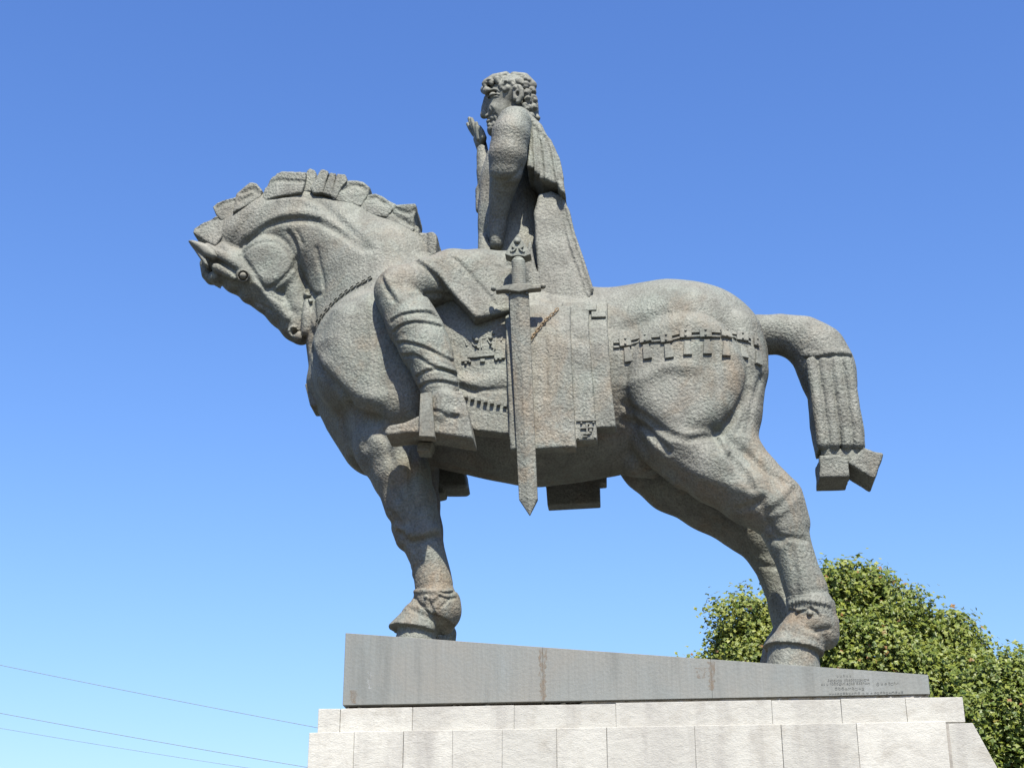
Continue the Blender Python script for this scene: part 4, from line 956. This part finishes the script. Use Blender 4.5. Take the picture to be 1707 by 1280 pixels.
def ball(name, px, py, Y, rpx, par, hole=False, ys=1.0):
    c = P(px, py, Y); r = rpx*SC(px, py, Y); v = []; f = []; N, M = 14, 8
    for i in range(M+1):
        a = math.pi*i/M
        for j in range(N):
            b = 2*math.pi*j/N; v.append(c+np.array([r*math.sin(a)*math.cos(b), -r*ys*math.cos(a), r*math.sin(a)*math.sin(b)]))
    for i in range(M):
        for j in range(N): f.append((i*N+j, (i+1)*N+j, (i+1)*N+(j+1) % N, i*N+(j+1) % N))
    return par(mesh_obj(name, v, f, BRZ_FINE))
ball('guard_knob', *C3([(827, 376)])[0], YS, 5.0, sw); ball('guard_knob', *C3([(1132, 360)])[0], YS, 5.2, sw)
ball('rivet', *C3([(930, 402)])[0], YS-0.01, 2.6, sw); ball('rivet', *C3([(1032, 405)])[0], YS-0.01, 2.6, sw)
gg = Grid(P(846, 475, YS)-np.array([0, 0.2, 0.1]), P(882, 418, YS)+np.array([0, 0.25, 0.1]), 0.0065)
gg.limb([(864, 438, YS, 11.5), (865, 450, YS, 11.8), (865, 474, YS, 11.5)], 0.01, 0.75)
for i in range(12):
    y = 430+i*3.8; gg.carve([(853, y), (864, y+0.8), (877, y)], 0.009, 0.006, 2)
sw(gg.mesh('grip', BRZ_FINE))
sw(prism('pommel', C3([(975, 36), (1015, 90), (1058, 162), (1018, 176), (978, 170), (935, 176), (896, 162), (937, 90)]), YS-0.03, YS+0.09, BRZ_FINE, None, 0.005))
for x, y, r_ in ((973, 80, 6.2), (973, 80, 3.4), (938, 145, 3.0), (1012, 146, 3.0), (962, 128, 2.6), (988, 128, 2.6)):
    ball('pommel_boss', *C3([(x, y)])[0], YS-0.032-(0.015 if r_ == 3.4 else 0), r_, sw, ys=0.5)
for a, b in (((940, 110), (965, 128)), ((1010, 110), (985, 128)), ((962, 128), (945, 142)), ((988, 128), (1005, 142))):
    pa, pb = C3([a])[0], C3([b])[0]; n_ = np.array([-(pb[1]-pa[1]), pb[0]-pa[0]]); n_ = n_/np.hypot(*n_)*1.1
    sw(prism('pommel_scroll', [(pa[0]+n_[0], pa[1]+n_[1]), (pb[0]+n_[0], pb[1]+n_[1]), (pb[0]-n_[0], pb[1]-n_[1]), (pa[0]-n_[0], pa[1]-n_[1])], YS-0.045, YS-0.02, BRZ_FINE))

# ------------------------------------------------------------------ TREES
def leaf_mat(name, c0, c1):
    m, n, l, b = mat(name, 0.5)
    gi = n.new('ShaderNodeNewGeometry').outputs['Random Per Island']
    c = mix(n, l, gi, c0, c1)
    r2 = n.new('ShaderNodeMath'); r2.operation = 'FRACT'; m2 = n.new('ShaderNodeMath'); m2.operation = 'MULTIPLY'; m2.inputs[1].default_value = 37.3
    l.new(gi, m2.inputs[0]); l.new(m2.outputs[0], r2.inputs[0])
    c = mix(n, l, mapr(n, l, r2.outputs[0], 0.983, 0.99), c, (0.20, 0.10, 0.03))
    l.new(c, b.inputs['Base Color']); b.inputs['Specular IOR Level'].default_value = 0.4
    tr = n.new('ShaderNodeBsdfTranslucent'); l.new(c, tr.inputs[0]); ms = n.new('ShaderNodeMixShader'); ms.inputs[0].default_value = 0.32
    l.new(b.outputs[0], ms.inputs[1]); l.new(tr.outputs[0], ms.inputs[2]); l.new(ms.outputs[0], n['Material Output'].inputs[0]); return m
LEAF = [leaf_mat('leaf_a', (0.0563, 0.0910, 0.0086), (0.1862, 0.2080, 0.0277)), leaf_mat('leaf_b', (0.0606, 0.0953, 0.0086), (0.1993, 0.2123, 0.0304)), leaf_mat('leaf_c', (0.0520, 0.0866, 0.0104), (0.1733, 0.1993, 0.0260))]
def tube_mesh(paths):
    v = []; f = []
    for pts in paths:
        b0 = len(v); N = 7
        for i, (p, r) in enumerate(pts):
            d = (pts[min(i+1, len(pts)-1)][0]-pts[max(i-1, 0)][0]); d = d/(np.linalg.norm(d)+1e-9)
            a = np.cross(d, [0.3, 1, 0.1]); a /= np.linalg.norm(a); c = np.cross(d, a)
            for j in range(N): t = 2*math.pi*j/N; v.append(p+(a*math.cos(t)+c*math.sin(t))*r)
        for i in range(len(pts)-1):
            for j in range(N): f.append((b0+i*N+j, b0+i*N+(j+1) % N, b0+(i+1)*N+(j+1) % N, b0+(i+1)*N+j))
        f.append(tuple(b0+(len(pts)-1)*N+j for j in range(N)))
    return v, f
def tree(label, Y, clumps, base_px, nleaf, lm, seed, size=0.125, sparse=0.0):
    r = np.random.default_rng(seed)
    cl = [(P(a, b+7, Y+dy), rr*0.93*SC(a, b, Y)) for a, b, dy, rr in clumps]
    bx_ = P(base_px, 1150, Y); root = empty('tree', (bx_[0], Y, 0)); tag(root, label, 'tree', 'leafy trees behind the monument')
    vol = np.array([c[1]**2.0 for c in cl]); pr = vol/vol.sum(); N = nleaf
    which = r.choice(len(cl), N, p=pr); d = r.normal(size=(N, 3)); d /= np.linalg.norm(d, axis=1)[:, None]
    # lobed surface: knots of leaves on sub-branches
    cen = np.array([c[0] for c in cl])[which]; rad = np.array([c[1] for c in cl])[which]
    f3 = 5.0; lob = np.sin(d[:, 0]*f3*1.3+which)+np.sin(d[:, 1]*f3*1.7+which*2)+np.sin(d[:, 2]*f3*1.5+which*3)+0.6*np.sin(d[:, 0]*11+d[:, 2]*13+which)
    u = r.random(N)
    rr = rad*(0.55+0.47*u**0.55)*(1+0.10*lob/2+0.05*np.sin(d[:, 0]*23+d[:, 1]*19+d[:, 2]*29))
    pos = cen+d*rr[:, None]+r.normal(size=(N, 3))*0.05
    # twigs: tie leaves loosely to knots
    kn = r.choice(N, N//26, replace=False); kp = pos[kn]; own = r.integers(0, len(kn), int(N*0.8)); pos[:len(own)] = kp[own]+r.normal(size=(len(own), 3))*np.array([0.19, 0.19, 0.13]); d[:len(own)] = d[kn][own]
    nrm = d*0.55+r.normal(size=(N, 3))*0.5+np.array([0.08, -0.55, 0.6]); nrm /= np.linalg.norm(nrm, axis=1)[:, None]
    t1 = np.cross(nrm, r.normal(size=(N, 3))); t1 /= np.linalg.norm(t1, axis=1)[:, None]; t2 = np.cross(nrm, t1)
    s = size*(0.65+0.6*r.random(N))[:, None]
    tip = pos+t1*s*0.62-nrm*s*0.12; bas = pos-t1*s*0.4; l1 = pos+t2*s*0.5+t1*s*0.1-nrm*s*0.10; l2 = pos-t2*s*0.5+t1*s*0.1-nrm*s*0.10
    a1 = pos+t2*s*0.17+t1*s*0.22; a2 = pos-t2*s*0.17+t1*s*0.22
    V = np.stack([bas, l1, a1, tip, a2, l2], 1).reshape(-1, 3); b0 = (np.arange(N)*6)[:, None]
    Q = np.concatenate([b0+np.array([[0, 1, 2, 3]]), b0+np.array([[0, 3, 4, 5]])])
    o = quad_obj('crown', V, Q, lm); o['kind'] = 'stuff'; o.parent = root; o.matrix_parent_inverse = Matrix.Translation(-root.location)
    o.data.polygons.foreach_set('use_smooth', np.zeros(len(o.data.polygons), bool))
    top = max(cl, key=lambda c: c[0][2])[0]; low = min(c[0][2]-c[1] for c in cl); fork = np.array([bx_[0], Y, max(2.2, low*0.75)])
    v, f = tube_mesh([[(np.array([bx_[0], Y, -0.1]), 0.30), (np.array([bx_[0]+0.03, Y, 1.5]), 0.23), (fork, 0.20)]])
    t = mesh_obj('trunk', v, f, BARK, root); t.matrix_parent_inverse = Matrix.Translation(-root.location)
    paths = []
    for c, R_ in cl:
        m_ = fork*0.5+c*0.5+np.array([0, 0, -0.15*R_]); paths.append([(fork-np.array([0, 0, 0.2]), 0.15), (m_, 0.09), (c, 0.05)])
        for _ in range(5):
            e = r.normal(size=3); e /= np.linalg.norm(e); paths.append([(c-np.array([0, 0, 0.1]), 0.035), (c+e*R_*0.5, 0.022), (c+e*R_*0.92, 0.008)])
    v, f = tube_mesh(paths); t = mesh_obj('limbs', v, f, BARK, root); t.matrix_parent_inverse = Matrix.Translation(-root.location)
    return root
YT = 24.0
tree('green leafy tree with a rounded crown seen between the hind legs and the plinth', YT+2,
     [(1238, 1030, 0, 52), (1215, 1075, 0.3, 34), (1190, 1120, 0, 36), (1262, 1090, -0.4, 50), (1310, 1050, 0.5, 60), (1330, 1130, 0, 70), (1150, 1110, 0.2, 17), (1255, 1180, 0, 90), (1300, 985, 0.3, 20)], 1270, 30000, LEAF[1], 11)
tree('tallest leafy tree rising behind the horse hind hoof on the right', YT,
     [(1420, 985, 0, 52), (1385, 970, 0.3, 34), (1452, 975, 0.2, 34), (1490, 1020, -0.2, 54), (1395, 1060, -0.3, 60), (1460, 1090, -0.6, 75), (1545, 1060, 0.2, 52), (1590, 1045, 0.3, 36), (1540, 1140, -0.3, 80), (1610, 1090, 0.2, 44), (1440, 1180, 0, 90), (1600, 1180, 0, 80), (1520, 1250, 0, 100)], 1490, 62000, LEAF[0], 12)
tree('lower leafy tree at the right edge beside the pedestal corner', YT-3,
     [(1680, 1120, 0, 42), (1650, 1135, 0.2, 34), (1700, 1190, -0.3, 70), (1640, 1210, -0.2, 64), (1690, 1280, 0, 80), (1760, 1170, 0, 80), (1620, 1290, 0, 70), (1780, 1270, 0, 90)], 1715, 38000, LEAF[2], 13)

# ------------------------------------------------------------------ OVERHEAD CABLES on their poles
def cable(label, a, b, YL, YR, r=0.0065):
    A, B = P(a[0], a[1], YL), P(b[0], b[1], YR); d = B-A; A2, B2 = A-d*0.6, B+d*0.75; L = []
    for i in range(41):
        t = i/40; p = A2+(B2-A2)*t; p = p+np.array([0, 0, -0.10*4*t*(1-t)+0.06]); L.append((p, r))
    v, f = tube_mesh([L]); o = mesh_obj('overhead_cable', v, f, WIRE); tag(o, label, 'cable', 'overhead cables left of the pedestal'); return A2, B2
e = [cable('uppermost thin dark cable crossing the sky left of the pedestal', (0, 1107), (527, 1210), 26, 26),
     cable('middle thin dark cable crossing the sky left of the pedestal', (0, 1187), (510, 1276), 26, 26),
     cable('lowest thin dark cable, fainter, at the lower left sky', (0, 1212), (430, 1280), 26.6, 26.6, 0.0048)]
for nm, k in (('utility pole out by the left ends of the three cables', 0), ('utility pole behind the pedestal holding the right cable ends', 1)):
    x = sum(q[k][0] for q in e)/3; zt = max(q[k][2] for q in e)+0.4
    for q in e: pass
    root = empty('utility_pole', (x, 26.2, 0)); tag(root, nm, 'pole')
    v, f = tube_mesh([[(np.array([0, 0, -0.1]), 0.15), (np.array([0, 0, zt]), 0.10)]]); mesh_obj('pole', v, f, CONC, root)
    v, f = tube_mesh([[(np.array([-3.5, 0, zt-0.6]), 0.05), (np.array([3.5, 0, zt-0.6]), 0.05)]]) if k == 0 else tube_mesh([[(np.array([-1, 0, zt-0.6]), 0.05), (np.array([1, 0, zt-0.6]), 0.05)]])
    mesh_obj('crossarm', v, f, CONC, root)
